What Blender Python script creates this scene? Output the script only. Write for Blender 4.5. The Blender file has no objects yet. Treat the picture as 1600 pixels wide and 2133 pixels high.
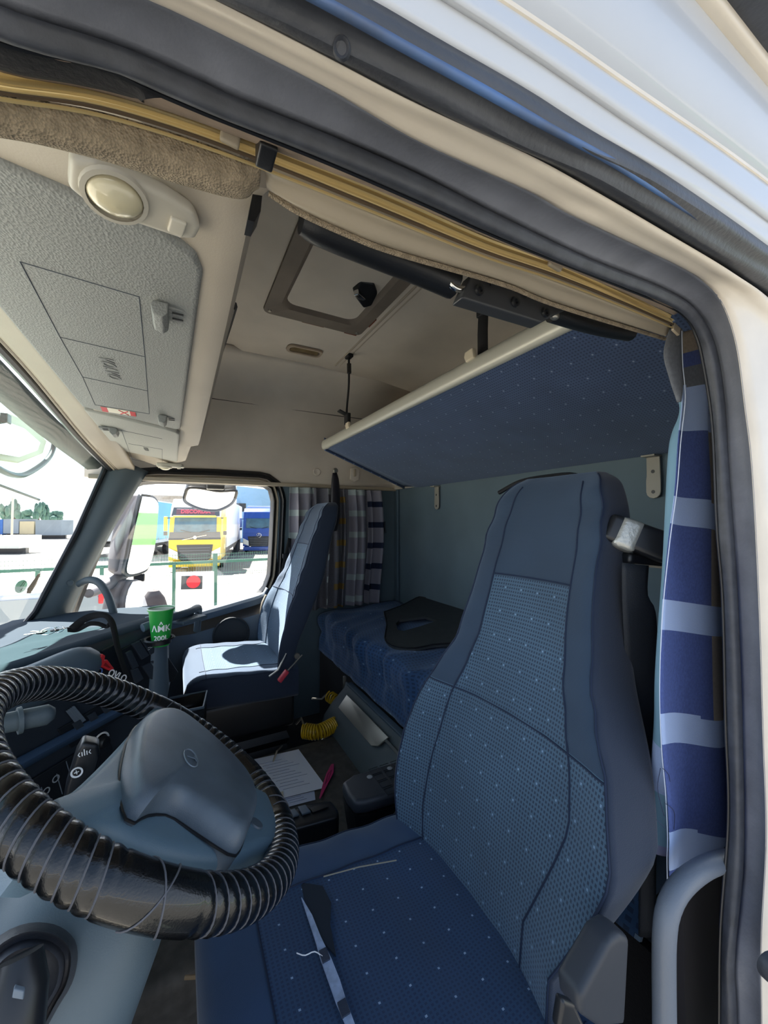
import bpy, bmesh, math, random
from mathutils import Vector, Matrix
random.seed(7)
V = Vector
# ------------------------------------------------------------------ camera
# Axes: X to the rear of the cab, Y across it, Z up.  Everything is laid out
# around the viewpoint's foot point and lifted by EYE at the very end.
EYE = 2.6
F_PX = 800.0
YAW = math.atan(430/800); PITCH = math.atan(18.5/800)
FW = V((math.sin(YAW)*math.cos(PITCH), math.cos(YAW)*math.cos(PITCH), math.sin(PITCH)))
RT = V((math.cos(YAW), -math.sin(YAW), 0)); UP = RT.cross(FW)
cam_d = bpy.data.cameras.new('camera'); cam = bpy.data.objects.new('camera', cam_d)
bpy.context.scene.collection.objects.link(cam)
cam_d.sensor_fit = 'HORIZONTAL'; cam_d.sensor_width = 36; cam_d.lens = F_PX/1600*36
cam_d.clip_start = 0.01; cam_d.clip_end = 2000
cam.matrix_world = Matrix(((RT.x, UP.x, -FW.x, 0), (RT.y, UP.y, -FW.y, 0), (RT.z, UP.z, -FW.z, 0), (0, 0, 0, 1)))
bpy.context.scene.camera = cam
# ------------------------------------------------------------------ light
sc = bpy.context.scene
sc.view_settings.view_transform = 'Standard'; sc.view_settings.look = 'None'
sc.view_settings.gamma = 1; sc.view_settings.use_curve_mapping = False
sc.view_settings.exposure = 2.05
w = bpy.data.worlds.new('sky'); sc.world = w; w.use_nodes = True
nt = w.node_tree; nt.nodes.clear()
o_ = nt.nodes.new('ShaderNodeOutputWorld'); bg = nt.nodes.new('ShaderNodeBackground')
tc = nt.nodes.new('ShaderNodeTexCoord'); sx = nt.nodes.new('ShaderNodeSeparateXYZ'); cr = nt.nodes.new('ShaderNodeValToRGB')
nt.links.new(tc.outputs['Generated'], sx.inputs[0]); nt.links.new(sx.outputs['Z'], cr.inputs[0])
mx_ = nt.nodes.new('ShaderNodeMix'); mx_.data_type = 'RGBA'; mx_.blend_type = 'MULTIPLY'; mx_.inputs[0].default_value = 1
c2_ = nt.nodes.new('ShaderNodeValToRGB'); mr_ = nt.nodes.new('ShaderNodeMapRange'); mr_.inputs[1].default_value = -1; nt.links.new(sx.outputs['Y'], mr_.inputs[0]); nt.links.new(mr_.outputs[0], c2_.inputs[0])
c2_.color_ramp.elements[0].position = .25; c2_.color_ramp.elements[0].color = (.42, .46, .52, 1); c2_.color_ramp.elements[1].position = .7; c2_.color_ramp.elements[1].color = (1, 1, 1, 1)
nt.links.new(cr.outputs[0], mx_.inputs[6]); nt.links.new(c2_.outputs[0], mx_.inputs[7]); nt.links.new(mx_.outputs[2], bg.inputs[0]); nt.links.new(bg.outputs[0], o_.inputs[0])
cr.color_ramp.elements[0].position = 0.0; cr.color_ramp.elements[0].color = (0.80, 0.86, 0.95, 1)
cr.color_ramp.elements[1].position = 0.7; cr.color_ramp.elements[1].color = (0.20, 0.28, 0.40, 1)
bg.inputs[1].default_value = 1.0
SUN_DIR = V((-0.17, 0.60, 0.78)).normalized()
sd = bpy.data.lights.new('sun', 'SUN'); sun = bpy.data.objects.new('sun', sd); sc.collection.objects.link(sun)
sd.energy = 7.5; sd.angle = 0.009; sd.color = (1, 0.96, 0.88)
sun.rotation_euler = SUN_DIR.to_track_quat('Z', 'Y').to_euler(); sun.location = (0, 0, 12)
# ------------------------------------------------------------------ helpers
def ray(u, v): return (FW + RT*((u-800)/F_PX) - UP*((v-1066.5)/F_PX))
def at(u, v, X=None, Y=None, Z=None, D=None):
    r = ray(u, v)
    if X is not None: return r*(X/r.x)
    if Y is not None: return r*(Y/r.y)
    if Z is not None: return r*(Z/r.z)
    return r*D
def atp(u, v, p0, n):
    r = ray(u, v); return r*(V(p0).dot(n)/r.dot(n))
def lin(c): return c/12.92 if c <= .04045 else ((c+.055)/1.055)**2.4
def hexc(h): return tuple(lin(int(h[i:i+2], 16)/255) for i in (0, 2, 4)) + (1,)
MATS = {}
def mat(name, col, rough=.6, metal=0, noise=None, bump=None, spec=.5, coat=0, col2=None, emit=0, sheen=0):
    if name in MATS: return MATS[name]
    m = bpy.data.materials.new(name); m.use_nodes = True; nt = m.node_tree; b = nt.nodes['Principled BSDF']
    b.inputs['Base Color'].default_value = hexc(col); b.inputs['Roughness'].default_value = rough
    b.inputs['Metallic'].default_value = metal; b.inputs['Specular IOR Level'].default_value = spec
    b.inputs['Coat Weight'].default_value = coat; b.inputs['Sheen Weight'].default_value = sheen
    tc = nt.nodes.new('ShaderNodeTexCoord')
    if noise or col2:
        sc_, amt = noise or (6, .35)
        n = nt.nodes.new('ShaderNodeTexNoise'); n.inputs['Scale'].default_value = sc_; n.inputs['Detail'].default_value = 6
        nt.links.new(tc.outputs['Object'], n.inputs['Vector'])
        r = nt.nodes.new('ShaderNodeValToRGB'); r.color_ramp.elements[0].position = .35; r.color_ramp.elements[1].position = .68
        c1 = hexc(col); c2 = hexc(col2) if col2 else tuple(x*(1-amt) for x in c1[:3]) + (1,)
        r.color_ramp.elements[0].color = c2; r.color_ramp.elements[1].color = c1
        nt.links.new(n.outputs['Fac'], r.inputs[0]); nt.links.new(r.outputs[0], b.inputs['Base Color'])
    if bump:
        kind, bs, st = bump
        if kind == 'v': t = nt.nodes.new('ShaderNodeTexVoronoi'); out = 'Distance'
        elif kind == 'w': t = nt.nodes.new('ShaderNodeTexWave'); t.inputs['Distortion'].default_value = 1.0; out = 'Fac'
        else: t = nt.nodes.new('ShaderNodeTexNoise'); t.inputs['Detail'].default_value = 4; out = 'Fac'
        t.inputs['Scale'].default_value = bs; nt.links.new(tc.outputs['Object'], t.inputs['Vector'])
        bp = nt.nodes.new('ShaderNodeBump'); bp.inputs['Strength'].default_value = st; bp.inputs['Distance'].default_value = .002
        nt.links.new(t.outputs[out], bp.inputs['Height']); nt.links.new(bp.outputs[0], b.inputs['Normal'])
    if emit: b.inputs['Emission Color'].default_value = hexc(col); b.inputs['Emission Strength'].default_value = emit
    MATS[name] = m; return m
def fabric(name, base, dot, fleck, fu=140, rough=.85, fl=True, sheen=.3, gap=.55):
    """woven cloth: a grid of small raised rectangles on a ground colour, with sparse pale flecks (UV in metres)"""
    if name in MATS: return MATS[name]
    m = bpy.data.materials.new(name); m.use_nodes = True; nt = m.node_tree; b = nt.nodes['Principled BSDF']
    L = nt.links.new
    uv = nt.nodes.new('ShaderNodeUVMap'); s = nt.nodes.new('ShaderNodeSeparateXYZ'); L(uv.outputs[0], s.inputs[0])
    def MA(op, a, b_=None):
        n = nt.nodes.new('ShaderNodeMath'); n.operation = op
        for i, x in enumerate((a, b_)):
            if x is None: continue
            if isinstance(x, (int, float)): n.inputs[i].default_value = x
            else: L(x, n.inputs[i])
        return n.outputs[0]
    def cell(f, th):
        a = MA('LESS_THAN', MA('FRACT', MA('MULTIPLY', s.outputs[0], f)), th)
        c = MA('LESS_THAN', MA('FRACT', MA('MULTIPLY', s.outputs[1], f*.8)), th)
        return MA('MULTIPLY', a, c)
    p = cell(fu, gap)
    n = nt.nodes.new('ShaderNodeTexNoise'); n.inputs['Scale'].default_value = 7; L(uv.outputs[0], n.inputs['Vector'])
    mx = nt.nodes.new('ShaderNodeMix'); mx.data_type = 'RGBA'; L(p, mx.inputs[0]); mx.inputs[6].default_value = hexc(base); mx.inputs[7].default_value = hexc(dot)
    out = mx.outputs[2]
    if fl:
        q = cell(fu/7.0, .07); m2 = nt.nodes.new('ShaderNodeMix'); m2.data_type = 'RGBA'; L(q, m2.inputs[0]); L(out, m2.inputs[6]); m2.inputs[7].default_value = hexc(fleck); out = m2.outputs[2]
    m3 = nt.nodes.new('ShaderNodeMix'); m3.data_type = 'RGBA'; m3.blend_type = 'MULTIPLY'; m3.inputs[0].default_value = .45
    L(out, m3.inputs[6]); L(n.outputs['Fac'], m3.inputs[7]); L(m3.outputs[2], b.inputs['Base Color'])
    b.inputs['Roughness'].default_value = rough; b.inputs['Sheen Weight'].default_value = sheen
    b.inputs['Sheen Tint'].default_value = (.6, .75, 1, 1)
    bp = nt.nodes.new('ShaderNodeBump'); bp.inputs['Strength'].default_value = .4; bp.inputs['Distance'].default_value = .001
    L(p, bp.inputs['Height']); L(bp.outputs[0], b.inputs['Normal'])
    MATS[name] = m; return m
def glassmat(name, tint=(1, 1, 1, 1), refl=.06):
    if name in MATS: return MATS[name]
    m = bpy.data.materials.new(name); m.use_nodes = True; nt = m.node_tree; nt.nodes.clear()
    o = nt.nodes.new('ShaderNodeOutputMaterial'); t = nt.nodes.new('ShaderNodeBsdfTransparent'); g = nt.nodes.new('ShaderNodeBsdfGlossy')
    g.inputs['Roughness'].default_value = .02; t.inputs[0].default_value = tint
    mx = nt.nodes.new('ShaderNodeMixShader'); mx.inputs[0].default_value = refl
    nt.links.new(t.outputs[0], mx.inputs[1]); nt.links.new(g.outputs[0], mx.inputs[2]); nt.links.new(mx.outputs[0], o.inputs[0])
    MATS[name] = m; return m

class MB:
    def __init__(s): s.v = []; s.f = []; s.uv = []; s.mi = []
    def add(s, verts, faces, uvs=None, mi=0):
        k = len(s.v); s.v += [V(p) for p in verts]; s.uv += (uvs or [(0, 0)]*len(verts))
        for f in faces: s.f.append([k+i for i in f]); s.mi.append(mi)
        return s
    def grid(s, P, cu=False, cv=False, mif=None, face=None, caps=False):
        R, C = len(P), len(P[0]); vs = []; uv = []
        vv = 0
        for i in range(R):
            if i: vv += sum((V(P[i][j])-V(P[i-1][j])).length for j in range(C))/C
            uu = 0
            for j in range(C):
                if j: uu += (V(P[i][j])-V(P[i][j-1])).length
                vs.append(V(P[i][j])); uv.append((uu, vv))
        k = len(s.v); s.v += vs; s.uv += uv
        for i in range(R if cv else R-1):
            for j in range(C if cu else C-1):
                a, b, c, d = i*C+j, i*C+(j+1) % C, ((i+1) % R)*C+(j+1) % C, ((i+1) % R)*C+j
                s.f.append([k+a, k+b, k+c, k+d]); s.mi.append(mif(i, j) if mif else 0)
        if caps:
            s.f.append([k+j for j in range(C)][::-1]); s.mi.append(0)
            s.f.append([k+(R-1)*C+j for j in range(C)]); s.mi.append(0)
        return s
    def tube(s, path, r, seg=10, closed=False, caps=True, mif=None, flat=None):
        path = [V(p) for p in path]; n = len(path); rows = []; up = None
        for i, p in enumerate(path):
            a = path[i-1] if (i or closed) else p; b = path[(i+1) % n] if (i < n-1 or closed) else p
            t = (b-a).normalized()
            if up is None: up = t.orthogonal().normalized()
            up = (up - t*up.dot(t)); up = up.normalized() if up.length > 1e-6 else t.orthogonal().normalized()
            sd_ = t.cross(up); rr = r[i] if isinstance(r, (list, tuple)) else r
            rows.append([p + up*(rr*math.cos(2*math.pi*k/seg)) + sd_*(rr*math.sin(2*math.pi*k/seg)) for k in range(seg)])
        s.grid(rows, cu=True, cv=closed, mif=mif, caps=(caps and not closed)); return s
    def box(s, c, d, R=None, bev=0):
        c = V(c); h = V(d)*.5
        vs = [V((x*h.x, y*h.y, z*h.z)) for x in (-1, 1) for y in (-1, 1) for z in (-1, 1)]
        if R is not None: vs = [R @ p for p in vs]
        fs = [(0, 1, 3, 2), (4, 6, 7, 5), (0, 4, 5, 1), (2, 3, 7, 6), (0, 2, 6, 4), (1, 5, 7, 3)]
        return s._bev([p+c for p in vs], fs, bev)
    def _bev(s, vs, fs, bev):
        if bev <= 0: return s.add(vs, fs)
        bm = bmesh.new(); bv = [bm.verts.new(p) for p in vs]
        for f in fs: bm.faces.new([bv[i] for i in f])
        bmesh.ops.recalc_face_normals(bm, faces=bm.faces)
        ed = [e for e in bm.edges if len(e.link_faces) == 2 and e.calc_face_angle(0) > .35]
        bmesh.ops.bevel(bm, geom=ed, offset=bev, segments=3, profile=.6, affect='EDGES', clamp_overlap=True)
        bm.verts.index_update()
        s.add([v.co.copy() for v in bm.verts], [[v.index for v in f.verts] for f in bm.faces]); bm.free(); return s
    def prism(s, poly, ex, bev=0):
        poly = [V(p) for p in poly]; ex = V(ex); n = len(poly)
        vs = poly + [p+ex for p in poly]
        fs = [list(range(n))[::-1], list(range(n, 2*n))] + [[i, (i+1) % n, n+(i+1) % n, n+i] for i in range(n)]
        return s._bev(vs, fs, bev)
    def lathe(s, prof, c, axis=(0, 0, 1), seg=28):
        ax = V(axis).normalized(); e = ax.orthogonal().normalized(); g = ax.cross(e); c = V(c)
        rows = [[c + ax*h + (e*math.cos(2*math.pi*k/seg) + g*math.sin(2*math.pi*k/seg))*max(r, 1e-5) for k in range(seg)] for r, h in prof]
        return s.grid(rows, cu=True)
    def ell(s, c, r, R=None, seg=20):
        c = V(c); rows = []
        for i in range(seg//2+1):
            a = math.pi*i/(seg//2); row = []
            for k in range(seg):
                b = 2*math.pi*k/seg; p = V((max(math.sin(a), 1e-4)*math.cos(b)*r[0], max(math.sin(a), 1e-4)*math.sin(b)*r[1], math.cos(a)*r[2]))
                row.append(c + (R @ p if R is not None else p))
            rows.append(row)
        return s.grid(rows, cu=True)
    def build(s, name, mats, parent=None, smooth=True, solid=0, sub=0, ang=38, recalc=True, tocam=False):
        me = bpy.data.meshes.new(name)
        org = V(); pr = parent
        while pr: org += V(pr.location); pr = pr.parent
        if parent is None: org = sum(s.v, V())/len(s.v)
        if parent is None:
            zs = min(p.z for p in s.v); org = V((org.x, org.y, zs))
        me.from_pydata([p-org for p in s.v], [], s.f)
        uvl = me.uv_layers.new(name='UVMap')
        for pl in me.polygons:
            for li in pl.loop_indices: uvl.data[li].uv = s.uv[me.loops[li].vertex_index]
        for i, p in enumerate(me.polygons): p.material_index = s.mi[i]
        if not isinstance(mats, (list, tuple)): mats = [mats]
        for m in mats: me.materials.append(m)
        if recalc:
            bm = bmesh.new(); bm.from_mesh(me); bmesh.ops.recalc_face_normals(bm, faces=bm.faces)
            if tocam:
                d = sum((f.normal.dot(-(f.calc_center_median()+org))*f.calc_area() for f in bm.faces))
                if d < 0: bmesh.ops.reverse_faces(bm, faces=bm.faces)
            bm.to_mesh(me); bm.free()
        if smooth:
            me.polygons.foreach_set('use_smooth', [True]*len(me.polygons)); me.set_sharp_from_angle(angle=math.radians(ang))
        me.update(); ob = bpy.data.objects.new(name, me); sc.collection.objects.link(ob)
        if parent is not None: ob.parent = parent
        else: ob.location = org
        if solid: md = ob.modifiers.new('thickness', 'SOLIDIFY'); md.thickness = solid; md.offset = -1
        if sub: md = ob.modifiers.new('smooth', 'SUBSURF'); md.levels = sub; md.render_levels = sub
        return ob
def thing(name, label, cat, loc, group=None):
    o = bpy.data.objects.new(name, None); sc.collection.objects.link(o); o.location = loc; o.empty_display_size = .05
    o['label'] = label; o['category'] = cat
    if group: o['group'] = group
    return o
def tag(o, label, cat, group=None):
    o['label'] = label; o['category'] = cat
    if group: o['group'] = group
    return o
def struct(o): o['kind'] = 'structure'; return o
def resamp(pl, n):
    pl = [V(p) if not isinstance(p, Vector) else p for p in pl]; L = [0]
    for a, b in zip(pl, pl[1:]): L.append(L[-1]+(b-a).length)
    out = []
    for i in range(n):
        t = L[-1]*i/(n-1); k = 0
        while k < len(L)-2 and L[k+1] < t: k += 1
        d = L[k+1]-L[k]; out.append(pl[k].lerp(pl[k+1], (t-L[k])/d if d else 0))
    return out
def smoothpl(pl, n, it=2):
    """Catmull-Rom through the points, then evenly resampled"""
    pl = [V(p) for p in pl]; q = [pl[0]*2-pl[1]] + pl + [pl[-1]*2-pl[-2]]; out = []
    for i in range(1, len(q)-2):
        for k in range(8):
            t = k/8; a, b, c, d = q[i-1], q[i], q[i+1], q[i+2]
            out.append(.5*((2*b) + (c-a)*t + (2*a-5*b+4*c-d)*t*t + (3*b-a-3*c+d)*t**3))
    out.append(pl[-1]); return resamp(out, n)
def pix(pl, Y): return [at(u, v, Y=Y) for u, v in pl]
def ribbon(a, b, n=90, m=6, bulge=0, prof=None):
    """surface strung between two curves, crowned towards the viewer side by bulge"""
    A = smoothpl(a, n); B = smoothpl(b, n); rows = []
    for i in range(n):
        t = (A[min(i+1, n-1)]-A[max(i-1, 0)]); ac = B[i]-A[i]; nn = t.cross(ac)
        nn = nn.normalized() if nn.length > 1e-9 else V((0, -1, 0))
        if nn.dot(-(A[i]+B[i])) < 0: nn = -nn
        rows.append([A[i].lerp(B[i], k/m) + nn*((prof(k/m) if prof else math.sin(math.pi*k/m))*bulge) for k in range(m+1)])
    return MB().grid(rows)
def textmesh(name, body, size, o, xd, yd, m, parent, ext=.0004, bold=False, shear=0, spacing=1):
    cu = bpy.data.curves.new(name, 'FONT'); cu.body = body; cu.size = size; cu.extrude = ext; cu.align_x = 'CENTER'; cu.align_y = 'CENTER'
    cu.space_character = spacing; cu.shear = shear
    if bold: cu.offset = size*.02
    t = bpy.data.objects.new('tmp', cu); me = bpy.data.meshes.new_from_object(t); bpy.data.objects.remove(t)
    xd = V(xd).normalized(); yd = V(yd); yd = (yd-xd*yd.dot(xd)).normalized(); zd = xd.cross(yd)
    me.transform(Matrix(((xd.x, yd.x, zd.x, o[0]), (xd.y, yd.y, zd.y, o[1]), (xd.z, yd.z, zd.z, o[2]), (0, 0, 0, 1))))
    org = V(); pr = parent
    while pr: org += V(pr.location); pr = pr.parent
    me.transform(Matrix.Translation(-org)); me.materials.clear(); me.materials.append(m)
    ob = bpy.data.objects.new(name, me); sc.collection.objects.link(ob); ob.parent = parent; return ob
def rotz(a): return Matrix.Rotation(a, 3, 'Z')
def frame(x, y=None):
    """3x3 with columns x, y, z"""
    x = V(x).normalized(); y = V(y); y = (y-x*y.dot(x)).normalized(); z = x.cross(y)
    return Matrix(((x.x, y.x, z.x), (x.y, y.y, z.y), (x.z, y.z, z.z)))
# ------------------------------------------------------------------ materials
M_ceil = mat('headliner', 'e2d9cc', .85, noise=(3, .16), bump=('n', 300, .15))
M_cons = mat('beige_plastic', 'b0a696', .55, noise=(4, .12), bump=('n', 500, .1))
M_trimb = mat('beige_trim', 'aea28e', .45, noise=(9, .1))
M_visor = mat('grey_vinyl', '848683', .55, bump=('v', 330, .4))
M_visor2 = mat('pale_grey_vinyl', 'a3a39c', .6, bump=('v', 320, .3))
M_wallb = mat('blue_grey_vinyl', '62757f', .8, noise=(5, .12), bump=('n', 600, .15))
M_pillar = mat('slate_plastic', '4f5b61', .55, bump=('n', 700, .15))
M_black = mat('black_plastic', '14161a', .42, bump=('n', 500, .1))
M_blacks = mat('black_satin', '1c1e22', .35)
M_rub = mat('black_rubber', '42454d', .5, noise=(60, .3), bump=('n', 240, .2))
M_rubg = mat('dusty_rubber', '7f828c', .5, noise=(22, .25), bump=('n', 150, .3))
M_dark = mat('dark_carpet', '1d1e22', .95, bump=('n', 260, .7))
M_white = mat('white_paint', 'c6c9ce', .3, noise=(5, .05), coat=.3)
M_cream = mat('cream_paint', 'e4d9c8', .35, noise=(14, .1), coat=.2)
M_gold = mat('brass', 'e2c98f', .3, metal=.45)
M_steel = mat('steel', 'a8a59c', .38, metal=.9)
M_chrome = mat('chrome', 'd8d8d6', .12, metal=1)
M_carp = mat('beige_carpet', 'a89880', .95, bump=('v', 620, .8), noise=(120, .35))
M_dash = mat('dash_plastic', '4a5b69', .5, bump=('n', 700, .2))
M_dashd = mat('dash_black', '28303a', .5, bump=('n', 600, .15))
M_bluep = mat('blue_trim_plastic', '37506f', .5)
M_hub = mat('hub_plastic', '5d6974', .38, noise=(16, .3), bump=('n', 800, .15))
M_seatp = fabric('seat_cloth_plain', '2a4058', '2c4056', '6f93b8', 400, fl=False)
M_seatw = fabric('seat_cloth_waffle', '4a667e', '22364c', '7f9fbe', 170)
M_cush = fabric('cushion_cloth', '26476c', '1b3558', '9db6d4', 170)
M_bunk = fabric('bunk_cloth', '445a80', '25385c', '8f9fbe', 125, gap=.5)
M_bed = fabric('mattress_cloth', '2c5585', '1a3a62', '7f9fc0', 60)
M_alu = mat('pale_aluminium', 'c9c9bd', .35, metal=.2)
M_paper = mat('paper', 'e6eaf6', .8)
M_pw = mat('white_print', 'f2f2f2', .6)
M_ink = mat('ink', '39404f', .8)
M_red = mat('red_plastic', 'd22f35', .4)
M_glass = glassmat('glass'); M_tint = glassmat('green_glass', (.62, .82, .76, 1), .05)
M_mirror = mat('mirror_silver', 'f4f6f6', .02, metal=1)
# ================================================================== SETTING
NEARY, FARY, BACKX, CEIL, FLOORZ = .24, 2.42, 1.39, .88, -1.25
struct(MB().box((.28, 1.33, FLOORZ-.05), (2.3, 2.3, .1)).build('floor', M_dark))
# raised engine cover in the middle of the floor
M_mat = mat('rubber_mat', '55524e', .7, noise=(30, .4), bump=('v', 45, .8))
struct(MB().box((-.02, 1.35, -1.115), (1.66, .74, .23), bev=.03).build('trim_1', M_mat))
# ceiling: flat panel with a step down at the front
rows = []
for y in (0.18, .6, 1.0, 1.4, 1.8, 2.1):
    rows.append([V((-.55, y, .9)), V((.05, y, .905)), V((.24, y, .90)), V((.285, y, .88)), V((.7, y, .88)), V((1.1, y, .87)), V((1.32, y, .84)), V((1.42, y, .74))])
struct(MB().grid(rows).build('ceiling', M_ceil, solid=.03, tocam=True))
# passenger-side wall above the window line, curving into the ceiling
prof = [(2.43, .225), (2.435, .30), (2.43, .5), (2.40, .66), (2.35, .77), (2.24, .85), (2.08, .88)]
MB_ = MB(); xs = [-.42, -.3, -.1, .2, .6, 1.0, 1.42]
sp_ = smoothpl([(a, b, 0) for a, b in prof], 18)
MB_.grid([[V((x, p.x, p.y)) for p in sp_] for x in xs])
struct(MB_.build('wall_right', M_ceil, solid=.03, tocam=True))
# seam and lower lip of that wall
struct(MB().tube([V((x, 2.385+.004*math.sin(x*3), .70)) for x in [-.1+.1*i for i in range(16)]], .0022, 6).build('trim_2', mat('seam_dark', '3a3630', .8)))
struct(MB().prism([(-.4, 2.40, .215), (1.4, 2.40, .215), (1.4, 2.40, .238), (-.4, 2.40, .238)], (0, .04, 0), .005).build('trim_3', M_trimb))
# passenger-side wall behind the door, blue-grey
struct(MB().box((.98, 2.45, -.52), (.86, .04, 1.48)).build('wall_right', M_wallb))
# back wall
struct(MB().box((1.41, 1.35, -.51), (.04, 2.16, 1.48)).build('wall_back', M_wallb))
struct(MB().box((1.42, 1.35, .57), (.04, 2.16, .70)).build('wall_back', M_ceil))
struct(MB().box((1.383, 1.33, .232), (.016, 2.2, .016), bev=.004).build('trim_4', mat('pale_trim', 'c9c3b6', .5)))
struct(MB().tube([(1.378, 2.36, .22), (1.378, 2.36, -.6)], .011, 8).build('trim_5', mat('blue_grey_piping', '566a76', .7)))
# near side shell: behind the door opening, above it, and the roof
struct(MB().box((1.12, .275, -.52), (.60, .02, 1.46)).build('wall_left', M_wallb))
struct(MB().box((.45, .275, .61), (2.0, .02, .60)).build('wall_left', M_ceil))
struct(MB().box((.45, 1.37, .99), (2.1, 2.32, .06)).build('trim_6', M_white))
struct(MB().box((.84, .31, -.90), (.36, .02, .70)).build('trim_40', mat('dark_side_panel', '2b282b', .7)))
# windscreen header (curved, with its trims) and lower cowl
hdr_f = [(-.29, 2.36, .262), (-.335, 1.9, .33), (-.35, 1.33, .392), (-.345, .9, .40), (-.30, .45, .37), (-.27, .24, .33)]
hdr_b = [(-.20, 2.36, .262), (-.22, 1.9, .315), (-.235, 1.33, .345), (-.235, .9, .345), (-.235, .45, .345), (-.22, .24, .33)]
A_ = smoothpl(hdr_f, 40); B_ = smoothpl(hdr_b, 40)
struct(MB().grid([[a, a.lerp(b, .25)+V((0, 0, -.006)), a.lerp(b, .6)+V((0, 0, .004)), b] for a, b in zip(A_, B_)]).build('trim_7', M_cons, solid=.02, tocam=True))
for k, (dx, dz, m_, r_) in enumerate(((.006, -.004, M_trimb, .005), (.022, -.004, mat('rail_brown', '6b5d48', .6), .003), (-.012, -.002, M_blacks, .012))):  # beige, thin brown and black trim lines along the header
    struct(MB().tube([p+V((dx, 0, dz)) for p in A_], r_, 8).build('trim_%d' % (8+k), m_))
struct(MB().grid([[a+V((0, 0, 0)), a+V((-.04, 0, .14)), a+V((.0, 0, .5))] for a in A_]).build('trim_11', M_white, solid=.02))
# far A-pillar
pA = [at(222, 976, Y=2.36), at(165, 1105, Y=2.34), at(78, 1272, Y=2.30)]
pB = [at(296, 1002, Y=2.40), at(232, 1110, Y=2.40), at(168, 1235, Y=2.40)]
struct(ribbon([pA[0]+V((-.02, 0, .06)), *pA, pA[-1]*1+V((-.08, 0, -.12))], [pB[0]+V((.03, 0, .05)), *pB, pB[-1]+V((-.05, 0, -.16))], 30, 8, .03).build('trim_12', M_pillar, solid=.03, tocam=True))
struct(MB().tube([p+V((-.005, -.01, 0)) for p in (pA[0]+V((-.02, 0, .06)), *pA, pA[-1]+V((-.08, 0, -.12)))], .012, 8).build('trim_13', M_blacks))
pl_ = at(147, 1213, Y=2.335)
struct(MB().lathe([(0, .0), (.012, .0), (.0135, .002), (.015, 0)], pl_+V((0, -.012, 0)), (.3, -1, .1), 20).build('trim_14', M_pillar))
# windscreen glass and its frame
W_t = [p+V((-.01, 0, -.005)) for p in resamp(A_, 24)]
W_b = [V((-.62-.24*math.sin(math.pi*min(max((p.y-.20)/2.2, 0), 1))**.6, p.y+(.04 if p.y > 2.2 else 0), -.50)) for p in W_t]
gl = MB().grid([[a.lerp(b, k/8)+V((-.03*math.sin(math.pi*k/8), 0, 0)) for k in range(9)] for a, b in zip(W_t, W_b)]).build('window_2', M_glass, recalc=False)
struct(gl)
from mathutils.bvhtree import BVHTree
GLB = BVHTree.FromPolygons([v.co+gl.location for v in gl.data.vertices], [list(p.vertices) for p in gl.data.polygons])
def on_glass(u, v): return GLB.ray_cast(V(), ray(u, v).normalized())[0] or at(u, v, X=-.64)
# near A-pillar (just out of the picture) and cab front below the screen
struct(MB().tube([(-.27, .24, .33), (-.45, .22, -.05), (-.64, .2, -.46), (-.66, .2, -1.25)], .05, 10).build('trim_15', M_white))
struct(MB().grid([[p+V((.0, 0, 0)), p+V((-.06, 0, -.02)), p+V((-.08, 0, -1.0))] for p in W_b]).build('trim_16', M_white, solid=.02))

# ------------------------------------------------------------------ passenger door and window
GY = 2.47
win = [(272, 1022), (292, 1010), (330, 1007), (450, 1009), (545, 1013), (559, 1022), (564, 1045), (560, 1130), (556, 1195), (545, 1225), (520, 1240), (430, 1268), (340, 1292), (240, 1318), (150, 1342), (140, 1330), (178, 1230), (215, 1140)]
wi = [at(u, v, Y=GY) for u, v in win]
struct(MB().prism(wi, (0, .004, 0)).build('window_1', M_glass, smooth=False))
def ringpoly(pts, grow):
    c = sum(pts, V())/len(pts); out = []
    n = len(pts)
    for i, p in enumerate(pts):
        a = (p-pts[i-1]); b = (pts[(i+1) % n]-p); t = (a.normalized()+b.normalized()); nn = V((t.z, 0, -t.x)).normalized()
        if nn.dot(p-c) < 0: nn = -nn
        out.append(p+nn*grow)
    return out
wc = resamp(wi+[wi[0]], 90)[:-1]
def frame_ring(off_in, off_out, y0, y1, dz):
    r0 = ringpoly(wc, off_in); r1 = ringpoly(wc, (off_in+off_out)/2); r2 = ringpoly(wc, off_out)
    return MB().grid([[a+V((0, y0, 0)), b+V((0, min(y0, y1)-dz, 0)), c+V((0, y1, 0))] for a, b, c in zip(r0, r1, r2)], cv=True)
struct(frame_ring(-.004, .030, -.01, -.03, .012).build('window_1', M_blacks, solid=.01, tocam=True))
struct(frame_ring(.028, .048, -.03, -.035, .01).build('window_1', M_trimb, solid=.01, tocam=True))
struct(frame_ring(.047, .085, -.035, -.05, .012).build('window_1', M_blacks, solid=.01, tocam=True))
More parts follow.
